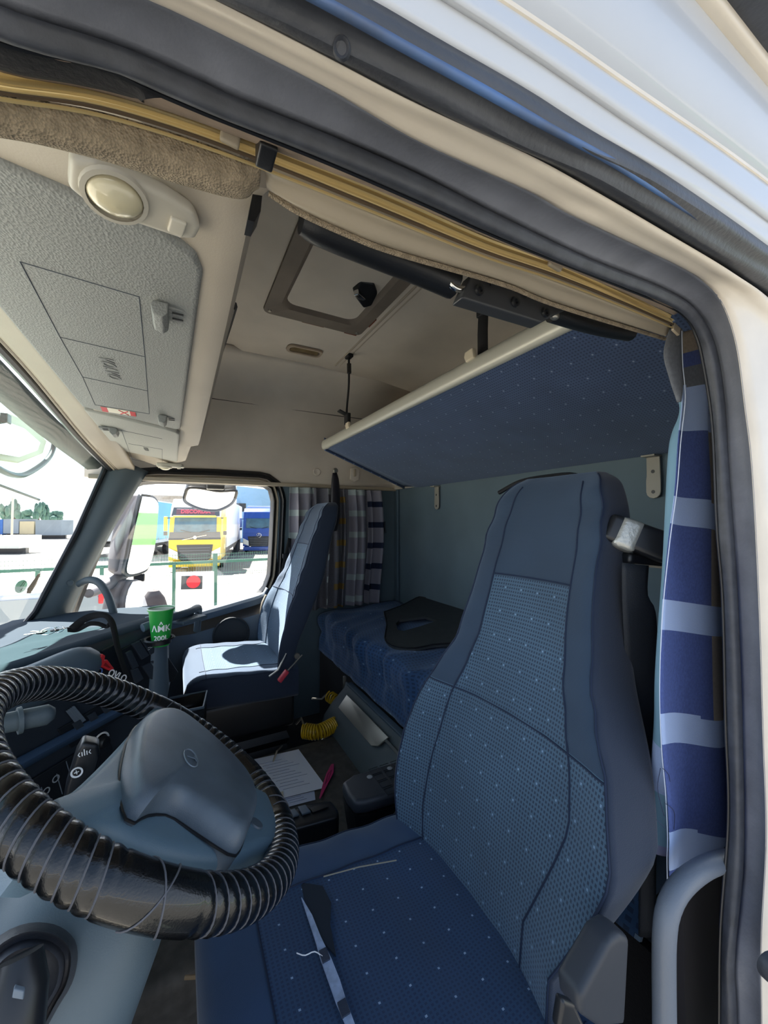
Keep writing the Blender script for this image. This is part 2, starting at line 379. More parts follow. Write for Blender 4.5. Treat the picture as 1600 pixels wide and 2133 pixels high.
# door panel below the glass
dp_t = [at(u, v, Y=2.40) for u, v in ((150, 1350), (250, 1318), (340, 1296), (430, 1272), (500, 1252), (545, 1238), (556, 1225))]
dp_t = smoothpl(dp_t, 30)
rows = []
for p in dp_t:
    rows.append([p+V((0, .05, .004)), p+V((0, .0, 0)), p+V((0, -.012, -.015)), p+V((0, -.004, -.05)), p+V((0, -.02, -.065)), p+V((0, -.03, -.1)), V((p.x, 2.36, -.62)), V((p.x, 2.32, -.75)), V((p.x, 2.36, -1.25))])
door = MB().grid(rows, mif=lambda i, j: 1 if j in (3, 4) else 0).build('door_1', [mat('door_blue', '47586a', .7, bump=('n', 600, .2)), M_blacks], solid=.02, tocam=True)
struct(door)
door['label'] = 'passenger door'; del door['label']
sp = at(482, 1322, Y=2.345)
sd_ = MB().lathe([(0, .004), (.07, .004), (.085, .0), (.095, .012), (.10, 0)], sp, (0, -1, .1), 28).build('door_speaker', mat('speaker_mesh', '2a3037', .7, bump=('v', 700, .8)), door)
pk = MB().tube(smoothpl([at(u, v, Y=2.31) for u, v in ((556, 1240), (547, 1262), (545, 1300), (552, 1340))], 14), .012, 8).build('door_pull', M_trimb, door)
# exterior flank of the far side so nothing is open to the sky
struct(MB().box((.2, 2.50, -1.0), (1.9, .03, .5)).build('trim_17', M_white))

# ------------------------------------------------------------------ driver's door opening: layered frame
cA = [(-260, -20), (0, 85), (200, 130), (300, 178), (425, 232), (500, 262), (687, 338), (875, 420), (1050, 498), (1294, 596), (1416, 649), (1451, 697), (1469, 771), (1486, 894), (1495, 1100), (1507, 1250), (1513, 1498), (1519, 1705), (1503, 1933), (1500, 2133), (1498, 2500)]
cB = [(-260, -120), (0, 12), (250, 95), (400, 160), (500, 206), (687, 281), (875, 364), (1044, 450), (1222, 536), (1381, 600), (1450, 645), (1490, 715), (1510, 828), (1520, 981), (1538, 1250), (1548, 1540), (1550, 1788), (1532, 1995), (1536, 2133), (1538, 2500)]
cC = [(-200, -260), (100, -90), (315, 0), (500, 90), (687, 187), (875, 296), (1100, 398), (1187, 447), (1325, 512), (1411, 553), (1462, 584), (1504, 631), (1534, 719), (1552, 850), (1567, 981), (1581, 1250), (1590, 1540), (1596, 1746), (1586, 1953), (1587, 2133), (1590, 2500)]
cD = [(-100, -300), (250, -100), (500, 28), (687, 124), (875, 221), (1100, 322), (1222, 388), (1394, 488), (1531, 571), (1620, 640), (1700, 760), (1740, 900), (1760, 1100), (1780, 1500), (1790, 2133), (1795, 2500)]
cE = [(100, -380), (500, -150), (777, 0), (912, 79), (1100, 187), (1222, 265), (1394, 368), (1600, 512), (1760, 640), (1860, 850), (1900, 1100), (1930, 1500), (1950, 2133), (1955, 2500)]
cF = [(300, -500), (700, -170), (940, 0), (1050, 69), (1256, 210), (1600, 454), (1900, 700), (2040, 950), (2100, 1300), (2140, 1800), (2160, 2500)]
YA, YB, YC, YD, YE, YF = .25, .236, .212, .188, .166, .160
t = thing('door_seal', 'black rubber bulb seal running round the inner edge of the open cab doorway', 'seal', at(800, 365, Y=.24))
ribbon(pix(cA, YA), pix(cB, YB), 170, 10, .0075).build('rubber_bulb', M_rub, t, solid=.004, tocam=True)
MB().tube([p+V((0, .001, 0)) for p in smoothpl(pix(cA, YA), 170)], .0016, 6).build('piping', M_blacks, t)
struct(ribbon(pix(cB, YB+.004), pix(cC, YC), 170, 8, -.004).build('trim_18', M_rubg, solid=.0006, tocam=True))
struct(ribbon(pix(cC, YC), pix(cD, YD), 150, 8, .0015, prof=lambda s: math.sin(s*math.pi*3)*.6+math.sin(s*math.pi)).build('trim_19', M_cream, solid=.0006, tocam=True))
t = thing('door_seal', 'broad outer black rubber seal with a blue band below the white body panel', 'seal', at(1000, 220, Y=.18))
ribbon(pix(cD, YD+.002), pix(cE, YE), 150, 12, .012, prof=lambda s: .9*math.sin(math.pi*s)+.25*math.sin(3*math.pi*s)).build('rubber_strip', mat('worn_rubber', '47494f', .42, noise=(14, .3), bump=('n', 200, .3)), t, solid=.004, tocam=True)
def midc(k, off):  # curve between D and E
    a = smoothpl(pix(cD, YD+.002), 150); b = smoothpl(pix(cE, YE), 150)
    return [x.lerp(y, k) + (-(x+y)).normalized()*off for x, y in zip(a, b)]
a1, b1 = midc(.56, .0138), midc(.74, .0125)
MB().grid([[x, x.lerp(y, .5)-x.normalized()*.0008, y] for x, y in zip(a1, b1)]).build('blue_band', mat('blue_mottled_rubber', '5478ad', .45, noise=(9, .6), col2='47494f'), t, solid=.001, tocam=True)  # blue band along the outer seal, mottled with the rubber grey
MB().lathe([(0, .001), (.0025, .001), (.004, .003), (.0048, 0)], at(712, 101, Y=.179), (-.5, -1, -1), 14).build('drain_plug', M_rub, t)
struct(ribbon(pix(cE, YE), pix(cF, YF), 120, 4, 0).build('trim_21', M_white, solid=.006, tocam=True))
# outer body panel above the opening, with its seam and pressed line
cG = [(430, -560), (830, -180), (990, 0)] ; 
top = [(x+50, y-38) for x, y in cF]
struct(MB().tube([p+V((0, .002, 0)) for p in smoothpl(pix(cF, YF), 120)], .0011, 6).build('trim_22', mat('panel_gap', '6c6570', .6)))
struct(ribbon(pix(cF, YF-.002), pix(top, YF-.003), 120, 4, .001).build('trim_23', M_white, solid=.004, tocam=True))
far_ = [p+V((0, 0, .55)) for p in smoothpl(pix(top, YF-.003), 120)]
struct(ribbon(pix(top, YF-.003), [p*1 for p in far_], 120, 6, 0).build('trim_24', M_white, solid=.01, tocam=True))
struct(MB().tube([p+V((0, .001, 0)) for p in smoothpl(pix(top, YF-.004), 120)], .0022, 6).build('trim_25', M_cream))
# roof gutter in the top corner
t = thing('gutter_rail', 'cream edged roof gutter in the top right corner above the white body panel', 'rail', (.45, .15, .455))
MB().box((.45, .156, .466), (1.95, .018, .020), Matrix.Rotation(-.05, 3, 'Y'), .005).build('edge_strip', M_cream, t)
MB().box((.45, .138, .476), (1.95, .030, .024), Matrix.Rotation(-.05, 3, 'Y'), .006).build('rubber_insert', M_rub, t)
# latch on the rear edge of the doorway
tag(MB().lathe([(0, .012), (.012, .012), (.016, .006), (.017, 0)], at(1606, 2010, Y=.19), (-.5, -1, 0), 20).build('door_striker', M_rub), 'dark rubber door stop on the white pillar at the lower right edge', 'door stop')
# cream sill moulding with textile header above the curtain rail
H_mid = [(-200, 60), (0, 150), (200, 190), (400, 250), (600, 325), (800, 400), (1050, 505), (1162, 550), (1294, 606), (1400, 655)]
struct(ribbon(pix(cA[:11], YA), pix(H_mid, .285), 80, 6, .002).build('trim_26', mat('mottled_headliner', '8f7d6c', .95, noise=(40, .35)), solid=.01, tocam=True))
hb = [(-200, 30), (0, 92), (150, 118), (240, 152), (290, 180), (305, 205)]
hc = [(-200, 62), (0, 146), (150, 175), (240, 194), (290, 206), (305, 214)]
struct(ribbon(pix(hb, .251), pix(hc, .279), 40, 6, .003).build('trim_27', M_dark, solid=.01, tocam=True))
struct(MB().box(at(555, 300, Y=.27), (.012, .02, .022), bev=.002).build('trim_28', M_black))
# ================================================================== CURTAIN RAIL, CARPET HEADER, TRIM
gt = [(-200, 92), (0, 146), (200, 176), (400, 238), (600, 318), (800, 398), (1009, 492), (1162, 548), (1294, 608), (1396, 658)]
gb = [(-200, 150), (0, 187), (200, 217), (400, 276), (600, 352), (800, 434), (1009, 520), (1162, 572), (1294, 625), (1402, 672)]
t = thing('curtain_rail', 'long brass curtain rail curving along the top of the doorway', 'rail', at(600, 335, Y=.29))
GT = pix(gt, .285); GB = pix(gb, .292)
ribbon(GT, GB, 90, 12, .0022, prof=lambda s: math.sin(s*math.pi)+.55*math.cos(s*math.pi*4)).build('brass_track', M_gold, t, solid=.003, tocam=True)
thin = [(x, y+8+14*(1-abs(x-300)/1400)) for x, y in gb]
MB().tube(smoothpl(pix(thin, .294), 90), .0012, 6).build('lower_lip', M_gold, t)
MB().tube(smoothpl(pix([(x, y+4) for x, y in gb], .296), 90), .0016, 6).build('channel', mat('rail_channel', '6a5a48', .6), t)
for u, v in ((480, 283), (1158, 549)):
    p = at(u, v, Y=.283); MB().box(p, (.013 if u < 900 else .02, .006, .011), frame((1, .0, -.1), (0, 1, .5)), .002).build('clip', M_trimb, t)
# carpet covered roll at the front
cbt = [(-200, 160), (0, 196), (200, 230), (400, 289), (545, 345)]
cbb = [(-200, 262), (0, 285), (165, 322), (270, 352), (400, 392), (490, 414), (522, 408), (538, 375)]
struct(ribbon(pix(cbt, .297), pix(cbb, .325), 60, 10, .010).build('trim_29', M_carp, solid=.02, tocam=True))
# plastic cover strip at the rear with its stitched edge
tu = [(550, 345), (700, 408), (825, 462), (1050, 545), (1200, 602), (1392, 676)]
tl = [(560, 398), (619, 437), (720, 484), (825, 524), (1050, 590), (1162, 634), (1385, 703)]
struct(ribbon(pix(tu, .297), pix(tl, .325), 80, 12, .0035, prof=lambda s: math.sin(s*math.pi)+.5*math.cos(s*math.pi*3.2)).build('trim_30', M_trimb, solid=.02, tocam=True))
struct(MB().tube(smoothpl(pix([(x, y+3) for x, y in tl], .327), 80), .0028, 6).build('trim_31', M_carp))
struct(MB().prism([at(u, v, Y=.345) for u, v in ((526, 405), (545, 345), (550, 372), (543, 440), (530, 462), (516, 458))], (0, .02, 0)).build('trim_32', M_black))

# ================================================================== OVERHEAD CONSOLE
sec = lambda xr: [(-.235, .345), (-.22, .325), (xr-.05, .296), (xr-.01, .283), (xr+.012, .288), (xr+.02, .305), (xr+.02, .42), (xr+.03, .55), (xr+.02, .88), (-.23, .88)]
body = MB()
ys = [(.335, .055), (.36, .045), (.6, .048), (1.0, .052), (1.5, .055), (1.62, .054), (1.66, .03), (1.9, .022), (2.06, .018), (2.12, .0), (2.2, -.03), (2.3, -.08)]
body.grid([[V((x, y, z)) for x, z in sec(xr)] for y, xr in ys], cu=True, caps=True)
console = thing('overhead_console', 'beige overhead console across the top of the windscreen, carrying the visors', 'console', (-.05, 1.3, .3))
body.build('console_body', M_cons, console, ang=50)
# dark gap and catches along its rear edge
gp = MB().tube([(.072, .62, .33), (.083, .8, .38), (.09, 1.0, .42), (.085, 1.2, .42)], .006, 6)
gp.build('edge_gap', M_black, console)
# sun visors: skewed leathery panels hanging under the console
NV = V((.164, 0, 1)).normalized()
def vis_z(x): return .281 - .164*(x-.03)
def visor(corners, drop, name, label, m, lines, th=.018):
    vs = [V((x, y, vis_z(x)-drop)) for x, y in corners]; c = sum(vs, V())/len(vs)
    t = thing(name, label, 'sun visor', c)
    MB().prism([p for p in vs], NV*th, .007).build('panel', m, t)
    ln = MB()
    for (u0, v0), (u1, v1) in lines:
        a = atp(u0, v0, vs[0], NV)-NV*.0003; b = atp(u1, v1, vs[0], NV)-NV*.0003; ln.tube([a, b], .0006, 5)
    ln.build('pocket_seam', M_ink, t)
    return t, vs[0]
def rc(x0a, x1a, y0, x0b, x1b, y1, r=.035):
    # rounded quad, front edge x0, rear edge x1, near y0, far y1
    return [(x0a, y0), (x1a-r, y0), (x1a-.25*r, y0+.3*r), (x1a, y0+r), (x1b, y1-.5*r), (x1b-.3*r, y1), (x0b, y1)]
t1, v0 = visor(rc(-.245, .022, .443, -.245, .004, 1.37), .0, 'sun_visor', 'large grey vinyl sun visor nearest the door, with pocket lines and a red-edged sticker', M_visor,
    [((42, 545), (290, 618)), ((42, 545), (125, 702)), ((125, 702), (172, 785)), ((172, 785), (198, 843)), ((125, 702), (302, 743)), ((172, 785), (307, 814)), ((290, 618), (302, 743)), ((302, 743), (311, 862)), ((198, 843), (311, 862))])
t2, v1 = visor(rc(-.245, .002, 1.39, -.245, -.004, 2.1), .004, 'sun_visor', 'paler grey sun visor beyond the sticker, on the passenger side', M_visor2,
    [((253, 896), (338, 914)), ((253, 896), (276, 957)), ((268, 924), (338, 936)), ((338, 936), (338, 968)), ((276, 957), (338, 968))])
o = atp(229, 768, v0, NV)-NV*.0008
textmesh('lettering', 'VOLVO', .034, o, (-.0, 1, 0), (1, 0, -.164), mat('visor_print', '6b6d6c', .5), t1, bold=True, spacing=1.15)
o = atp(304, 935, v1, NV)-NV*.0008
textmesh('lettering', 'VOLVO', .024, o, (-.0, 1, 0), (1, 0, -.164), mat('visor_print', '6b6d6c', .5), t2, bold=True)
# warning sticker on the first visor
st = [atp(u, v, v0, NV)-NV*.0006 for u, v in ((209, 846), (282, 858), (284, 867), (214, 856))]
s_ = MB().prism(st, -NV*.0004).build('warning_sticker', mat('sticker_cream', 'e8e2d0', .5), t1, smooth=False)
for a, b in ((0, .18), (.84, 1)):
    q = [st[0].lerp(st[1], a), st[0].lerp(st[1], b), st[3].lerp(st[2], b), st[3].lerp(st[2], a)]
    MB().prism([p-NV*.0005 for p in q], -NV*.0003).build('red_end', mat('sticker_red', 'c4202a', .5), s_, smooth=False)
q = lambda a, b: st[0].lerp(st[1], a).lerp(st[3].lerp(st[2], a), b)-NV*.0006
MB().tube([q(.52, .1), q(.78, .9)], .0016, 5).tube([q(.54, .95), q(.78, .1)], .0016, 5).build('red_cross', mat('sticker_red', 'c4202a', .5), s_)
# visor clips
def clip(u, v, s, vv, par, dirx=1):
    p = atp(u, v, vv, NV)
    b = MB().box(p+V((.022*s*dirx, 0, -.002)), (.05*s, .05*s, .006), bev=.002).build('clip_base', M_visor, par)
    MB().prism([p+V((x*s*dirx, -.035*s, z*s)) for x, z in ((.012, -.002), (.010, -.022), (.002, -.030), (-.012, -.026), (-.016, -.010), (-.012, -.002))], (0, .07*s, 0), .003*s).build('clip_grip', M_visor, par)
    for k in (-1, 1): MB().box(p+V((.026*s*dirx, k*.011*s, -.0055)), (.018*s, .006*s, .002), bev=.0008).build('slot', M_black, b)
clip(337, 645, .75, v0, t1); clip(340, 868, .8, v0, t1)
clip(237, 893, .85, v1, t2, -1); clip(265, 950, .9, v1, t2, -1)
# reading lamps
def lamp(c, s, label, flip=1, R=None):
    t = thing('reading_lamp', label, 'lamp', c); R = R or Matrix.Identity(3); c = V(c)
    pts = [(-.085, -.024), (-.06, -.034), (.02, -.034), (.062, -.026), (.078, -.005), (.076, .02), (.055, .03), (0, .034), (-.06, .034), (-.085, .02)]
    MB().prism([c+R @ V((x*s, y*s*flip, 0)) for x, y in pts], R @ V((0, 0, -.026*s)), .009*s).build('housing', mat('lamp_housing', 'c3bdae', .45), t)
    l = MB().ell(c+R @ V((-.035*s, 0, -.022*s)), (.036*s, .030*s, .024*s), R, 22).build('lens', mat('lamp_lens', 'd9cfae', .18, coat=.6), t)
    MB().lathe([(.034*s, -.003*s), (.041*s, 0), (.040*s, .006*s), (.034*s, .007*s)], c+R @ V((-.035*s, 0, -.026*s)), R @ V((0, 0, -1)), 26).build('lens_ring', mat('lamp_housing', 'c3bdae', .45), t)
    MB().box(c+R @ V((.045*s, .006*s, -.028*s)), (.022*s, .026*s, .008*s), R, .003*s).build('switch', mat('lamp_switch', 'cfc9b9', .4), t)
    return t
Rl = frame((1, .25, .06), (-.2, 1, -.25))
lamp(at(296, 402, Z=.290), .60, 'large cream reading lamp with round lens at the near end of the overhead console', 1, Rl)
lamp((-.03, 2.16, .283), .75, 'small cream reading lamp at the far end of the console by the passenger window', 1)

# ================================================================== CEILING FITTINGS
M_hatch = mat('hatch_panel', '8c8176', .7, noise=(5, .25)); M_rust = mat('rust', '7a3b22', .9)
hz = CEIL-.004
hatch = thing('roof_hatch', 'square roof hatch with a pressed frame set in the ceiling', 'hatch', (.52, 1.3, hz))
def rrect(x0, x1, y0, y1, r, z, n=5):
    out = []
    for cx, cy, a0 in ((x1-r, y1-r, 0), (x0+r, y1-r, 90), (x0+r, y0+r, 180), (x1-r, y0+r, 270)):
        for k in range(n+1): a = math.radians(a0+90*k/n); out.append(V((cx+r*math.cos(a), cy+r*math.sin(a), z)))
    return out
rings = [rrect(.30, .745, .98, 1.63, .03, hz-.001), rrect(.302, .743, .982, 1.628, .03, hz-.008), rrect(.355, .69, 1.06, 1.55, .04, hz-.012), rrect(.372, .675, 1.08, 1.535, .045, hz+.004), rrect(.385, .66, 1.095, 1.50, .04, hz+.05)]
MB().grid(rings, cu=True).build('hatch_frame', M_hatch, hatch, solid=.004, tocam=True)
MB().box((.52, 1.30, hz+.052), (.30, .44, .01), bev=.002).build('hatch_lid', mat('hatch_lid_beige', '978b80', .7, noise=(6, .25)), hatch)
MB().grid([rrect(.392, .652, 1.105, 1.492, .035, hz+.046), rrect(.398, .646, 1.111, 1.486, .033, hz+.040)], cu=True).build('lid_seal', M_black, hatch)
MB().box((.415, 1.18, hz+.044), (.035, .10, .006), bev=.002).build('lid_tab', M_hatch, hatch); MB().box((.425, 1.37, hz+.044), (.05, .06, .006), bev=.002).build('lid_tab', M_hatch, hatch)
for x, y in ((.325, 1.60), (.72, 1.605), (.6, 1.45), (.43, 1.46)): MB().lathe([(0, .004), (.006, .004), (.008, 0)], (x, y, hz-.009 if y > 1.5 else hz+.044), (0, 0, -1), 12).build('screw', M_steel, hatch)
for c_, d_ in (((.52, 1.632, hz-.004), (.10, .006, .004)), ((.70, 1.634, hz-.004), (.06, .007, .004)), ((.748, 1.5, hz-.004), (.005, .07, .004))): MB().box(c_, d_).build('rust_patch', M_rust, hatch)
hp = V((.60, 1.30, hz+.0))
MB().prism([hp+V(p) for p in ((-.03, -.035, .04), (.02, -.05, .035), (.05, -.02, .02), (.05, .03, .0), (.02, .045, -.012), (-.03, .02, .01))], (0.012, .0, -.035), .008).build('latch_handle', M_blacks, hatch)
MB().box(hp+V((.0, .01, -.02)), (.05, .022, .02), rotz(.5), .004).build('latch_sleeve', M_chrome, hatch)
MB().tube([hp+V((.03, -.03, .03)), hp+V((.06, -.09, .045))], .006, 8).build('latch_rod', M_blacks, hatch)
# ribs in the ceiling panel and its dome light
struct(MB().tube([(.775, .4, CEIL-.001), (.775, 2.02, CEIL-.001)], .006, 8).tube([(.80, .4, CEIL-.001), (.80, 2.02, CEIL-.001)], .004, 8).build('trim_33', mat('rib', 'b3a896', .4)))
dl = thing('ceiling_light', 'small oval ceiling light recessed in the headliner behind the hatch', 'lamp', (.56, 1.93, CEIL))
MB().grid([rrect(.475, .66, 1.875, 1.965, .03, CEIL-.002), rrect(.478, .657, 1.878, 1.962, .03, CEIL-.010), rrect(.49, .645, 1.89, 1.95, .024, CEIL-.010), rrect(.493, .642, 1.893, 1.947, .022, CEIL-.002)], cu=True).build('bezel', mat('bezel_beige', 'b3a28e', .5), dl, solid=.002, tocam=True)
MB().box((.567, 1.92, CEIL-.003), (.145, .05, .006), bev=.002).build('diffuser', mat('dull_amber_lens', '7d6a45', .2, noise=(20, .5)), dl)
MB().lathe([(0, .003), (.012, .003), (.014, 0)], at(947, 648, Z=CEIL), (0, 0, -1), 14).build('trim_34', mat('plug', '8d8a6e', .6))

# ================================================================== GRAB HANDLE OVER THE DOOR
gh = thing('grab_handle', 'long black padded grab bar with a screwed bracket hanging under the doorway header', 'handle', at(1060, 620, Y=.37))
hp_ = [(628, 455), (655, 466), (720, 495), (800, 528), (880, 561), (945, 590)]
MB().tube(smoothpl(pix(hp_, .37), 30), [.014+.004*math.sin(math.pi*min(i/6, .5)) for i in range(30)], 12).build('padded_bar', M_black, gh)
MB().tube(smoothpl(pix([(1150, 652), (1200, 668), (1260, 684), (1312, 694)], .37), 16), .013, 12).build('padded_bar', M_black, gh)
MB().tube(smoothpl(pix([(935, 568), (938, 590), (958, 603), (990, 598)], .36), 20), .0042, 10).build('steel_loop', M_chrome, gh)
MB().ell(at(1155, 658, Y=.362), (.008, .006, .006)).build('steel_end', M_steel, gh)
br = [(985, 568), (1040, 582), (1190, 640), (1152, 658), (1128, 672), (962, 620)]
b_ = MB().prism(pix(br, .352), (0, .02, 0), .003).build('bracket', mat('bracket_charcoal', '34363a', .45), gh)
for u, v in ((1000, 603), (1075, 628), (1138, 650)):
    p = at(u, v, Y=.349); MB().lathe([(.0, -.002), (.003, -.002), (.0035, .001), (.0062, .001), (.0068, -.002)], p, (0, -1, 0), 14).build('screw', M_blacks, b_)
    MB().box(at(u+20, v-22, Y=.350), (.003, .004, .016), frame((1, 0, .5), (0, 1, 0)), .001).build('rib', M_black, b_)
# ================================================================== UPPER BUNK
FX, FZ = .76, .44
bk = thing('upper_bunk', 'folding upper bunk with pale front rail and blue patterned underside', 'bunk bed', (1.05, 1.3, .34))
by0, by1 = .33, 2.17
def bz(x): return FZ-.012 + (x-FX)/(1.37-FX)*(.235-FZ)
und = []
for i in range(13):
    s = i/12; x = FX+.01+(1.375-FX)*s; sag = -.018*math.sin(math.pi*s)
    row = []
    for j in range(25):
        y = by0+(by1-by0)*j/24 + (.07*s if j == 24 else 0) + (0 if j < 24 else .02)
        row.append(V((x, y, bz(x)+sag*(1-((j-12)/12)**4)+(.015 if j == 24 else 0))))
    und.append(row)
und.append([p+V((0, 0, .07)) for p in und[-1]])
und = [[p+V((0, 0, .05)) for p in und[0]]]+und
MB().grid(und).build('mattress_underside', M_bunk, bk, solid=.012, tocam=True)
MB().grid([[V((FX+.012, y, FZ+.022)) for y in (by0, by1)], [V((1.37, y+(.07 if y > 1 else 0), .33)) for y in (by0, by1)]]).build('mattress_top', M_bunk, bk, solid=.01)
MB().grid([[V((x, by1+.02+.07*(x-FX)/.6, bz(x)-.002)), V((x, by1+.03+.07*(x-FX)/.6, bz(x)+.03)), V((x, by1+.02+.07*(x-FX)/.6, bz(x)+.075))] for x in [FX+.01+.06*i for i in range(11)]]).build('mattress_end', M_bunk, bk, solid=.01)
# front rail: rounded extrusion
rs = [(0, -.018), (-.008, -.014), (-.013, .0), (-.013, .018), (-.008, .032), (.004, .042), (.02, .044), (.02, -.012)]
MB().grid([[V((FX+x, y, FZ+z)) for x, z in rs] for y in (by0, by0+.02, 1.2, by1-.02, by1)], cu=True, caps=True).build('front_rail', M_alu, bk, ang=50)
for u, v in ((975, 740), (722, 886)):
    p = at(u, v, X=FX-.016); MB().prism([p+V((0, a, b)) for a, b in ((-.022, -.014), (.012, -.017), (.020, 0), (.016, .014), (-.018, .016))], (.014, 0, 0), .004).build('catch', mat('catch_cream', 'd8cdb4', .5), bk)
# hold-up straps from the ceiling
M_web = mat('black_webbing', '101114', .8, bump=('n', 900, .4))
def strap(y, x0, label, buckle, wid=.028):
    t = thing('bunk_strap', label, 'strap', (x0, y, .6))
    a = V((x0, y, CEIL)); b = V((FX+.02, y, FZ+.04)); pth = smoothpl([a, a.lerp(b, .4)+V((.006, .004, 0)), a.lerp(b, .75)-V((.004, 0, 0)), b], 12)
    MB().grid([[p+V((0, -wid/2, 0)), p+V((0, wid/2, 0))] for p in pth]).build('webbing', M_web, t, solid=.003)
    if buckle:
        p = a.lerp(b, buckle); MB().box(p, (.018, .05, .055), bev=.004).build('buckle', M_blacks, t)
        MB().prism([p+V(q) for q in ((-.01, -.02, .02), (-.05, -.02, .035), (-.05, .02, .035), (-.01, .02, .02))], (0, 0, .006), .002).build('lever', M_blacks, t)
    MB().box(a+V((0, 0, -.01)), (.03, .05, .02), bev=.005).build('ceiling_anchor', M_blacks, t)
    return t
strap(at(1010, 690, X=FX+.03).y, .80, 'black webbing strap with lever buckle holding up the bunk near the doorway', .62, .04)
st2 = strap(1.86, .79, 'thin black bunk strap hanging at the far end beside the ceiling rib', .86, .022)
MB().tube([(.79, 1.86, CEIL-.05), (.79, 1.858, CEIL-.10)], .012, 8).build('slack_keeper', M_blacks, st2)
# bunk wall brackets
def bracket(p, s, label):
    p = V(p); t = thing('bunk_bracket', label, 'bracket', p)
    out = [(-.020, .062), (.020, .062), (.020, .0), (.022, -.02), (.022, -.055)] + [(.022*math.cos(a), -.055-.022*math.sin(a)) for a in (.5, 1.0, 1.57, 2.1, 2.6)] + [(-.022, -.055), (-.022, -.02)]
    b = MB().prism([p+V((-.004, a*s, c*s)) for a, c in out], (-.006, 0, 0), .0015).build('plate', mat('bracket_grey', '9b988c', .45), t)
    MB().box(p+V((-.02, 0, .062*s)), (.045, .042*s, .006), bev=.002).build('fold', mat('bracket_grey', '9b988c', .45), t)
    for z in (.012, -.055): MB().lathe([(0, .0005), (.006*s, .0005)], p+V((-.0105, 0, z*s)), (-1, 0, 0), 14).build('hole', M_black, t)
    return t
bracket(at(1364, 990, X=1.385), 1.0, 'large grey steel bracket on the rear wall beside the near curtain')
bracket(at(912, 1035, X=1.385), 1.0, 'grey steel bracket on the rear wall above the driver seat back and left of it')
# ================================================================== LOWER BUNK
lb = thing('lower_bunk', 'lower bunk mattress under a creased dark blue cloth behind the seats', 'bunk bed', (1.1, 1.35, -.62))
def hsh(a, b): return math.sin(a*12.9+b*78.2)
rows = []
for i in range(90):
    y = .44+(2.38-.44)*i/89; row = []
    wob = .010*math.sin(y*17)+.007*math.sin(y*41+1)+.005*math.sin(y*71)
    for j in range(22):
        s = j/21
        if s < .4: q = s/.4; x = .80+.010*math.sin(q*3)+wob*q*1.4; z = -.82+.185*q
        elif s < .55: q = (s-.4)/.15*math.pi/2; x = .80+wob*1.2+.05*(1-math.cos(q)); z = -.635+.045*math.sin(q)
        else: q = (s-.55)/.45; x = .85+.525*q; z = -.59+.02*q
        fold = .013*(1-abs(math.sin(4.5*s+8*y+2*math.sin(5*y))))**2*(1 if .15 < s < .9 else .5)+.008*(1-abs(math.sin(9*s-11*y+2*math.cos(7*y))))**2+.003*math.sin(31*s-29*y)
        row.append(V((x+(fold*.8 if s < .4 else 0), y, z+(fold if s >= .4 else 0))))
    rows.append(row)
MB().grid(rows).build('blue_cover', M_bed, lb, solid=.012, ang=80, tocam=True)
MB().box((1.11, 1.41, -.72), (.52, 1.9, .18), bev=.03).build('mattress', M_bed, lb)
struct(MB().box((1.12, 1.33, -.88), (.56, 2.1, .08)).build('trim_35', M_steel))
# storage locker front under the bunk
lk = thing('storage_locker', 'dark grey open storage locker under the lower bunk beside the yellow coil', 'locker', (.75, 1.5, -.95))
def LK(u, v, off=0): return atp(u, v, (.645-off, 0, -1.0), V((-.15, 0, .115)).normalized())
c = [LK(722, 1428), LK(862, 1562), LK(850, 1600), LK(760, 1640), LK(742, 1600), LK(680, 1512)]
MB().grid([[V((.775, y, -.83)), V((.765, y, -.86)), V((.70, y, -.92)), V((.66, y, -.97)), V((.645, y, -1.01)), V((.645, y, -1.25))] for y in (1.02, 1.06, 1.3, 1.6, 1.84, 1.86)]).build('front_panel', M_pillar, lk, solid=.01, tocam=True)
MB().box((.785, 1.42, -.835), (.03, .84, .012), bev=.004).build('rim', M_dash, lk)
tp = [(1.06, -.835), (1.12, -.83), (1.80, -.83), (1.80, -.85)]
MB().prism([V((.745, 1.34, -.853)), V((.745, 1.76, -.853)), V((.70, 1.76, -.905)), V((.70, 1.40, -.905)), V((.715, 1.37, -.895))], (-.006, 0, .003), .002).build('metal_flap', M_steel, lk)
MB().tube([(.735, 1.08, -.868), (.735, 1.36, -.868)], .006, 8).build('hinge_rod', mat('pale_steel', '8f9696', .4, metal=.7), lk)
MB().box((.785, 1.90, -.87), (.012, .022, .10), bev=.002).build('slotted_post', M_steel, lk)
struct(MB().box((.83, 1.35, -1.05), (.02, 2.1, .42)).build('trim_36', M_dark))
# black board with a hand hole lying on the mattress
bd_px = [(800, 1275), (836, 1262), (872, 1243), (930, 1252), (1000, 1270), (1060, 1300), (1010, 1362), (966, 1352), (940, 1340), (905, 1342), (868, 1350), (838, 1350), (812, 1344), (801, 1332), (806, 1300)]
pn = V((-.17, 0, 1)).normalized(); p0 = V((.88, 1.63, -.575))
bdp = [atp(u, v, p0, pn) for u, v in bd_px]
tb = thing('shelf_board', 'flat black tray board with a slanted hand hole lying on the lower bunk', 'board', p0)
hole_px = [(825, 1298), (832, 1291), (870, 1286), (884, 1284), (912, 1292), (880, 1303), (842, 1314), (828, 1312)]
hp2 = [atp(u, v, p0, pn) for u, v in hole_px]
O = resamp(bdp+[bdp[0]], 61)[:-1]; H = resamp(hp2+[hp2[0]], 41)[:-1]; th = pn*.014
i0, j0 = min(((i, j) for i in range(60) for j in range(40)), key=lambda q: (O[q[0]]-H[q[1]]).length)
area = lambda L: sum(a.x*b_.y-b_.x*a.y for a, b_ in zip(L, L[1:]+L[:1]))
Hl = H[j0:]+H[:j0+1]
if area(O)*area(H) > 0: Hl = Hl[::-1]
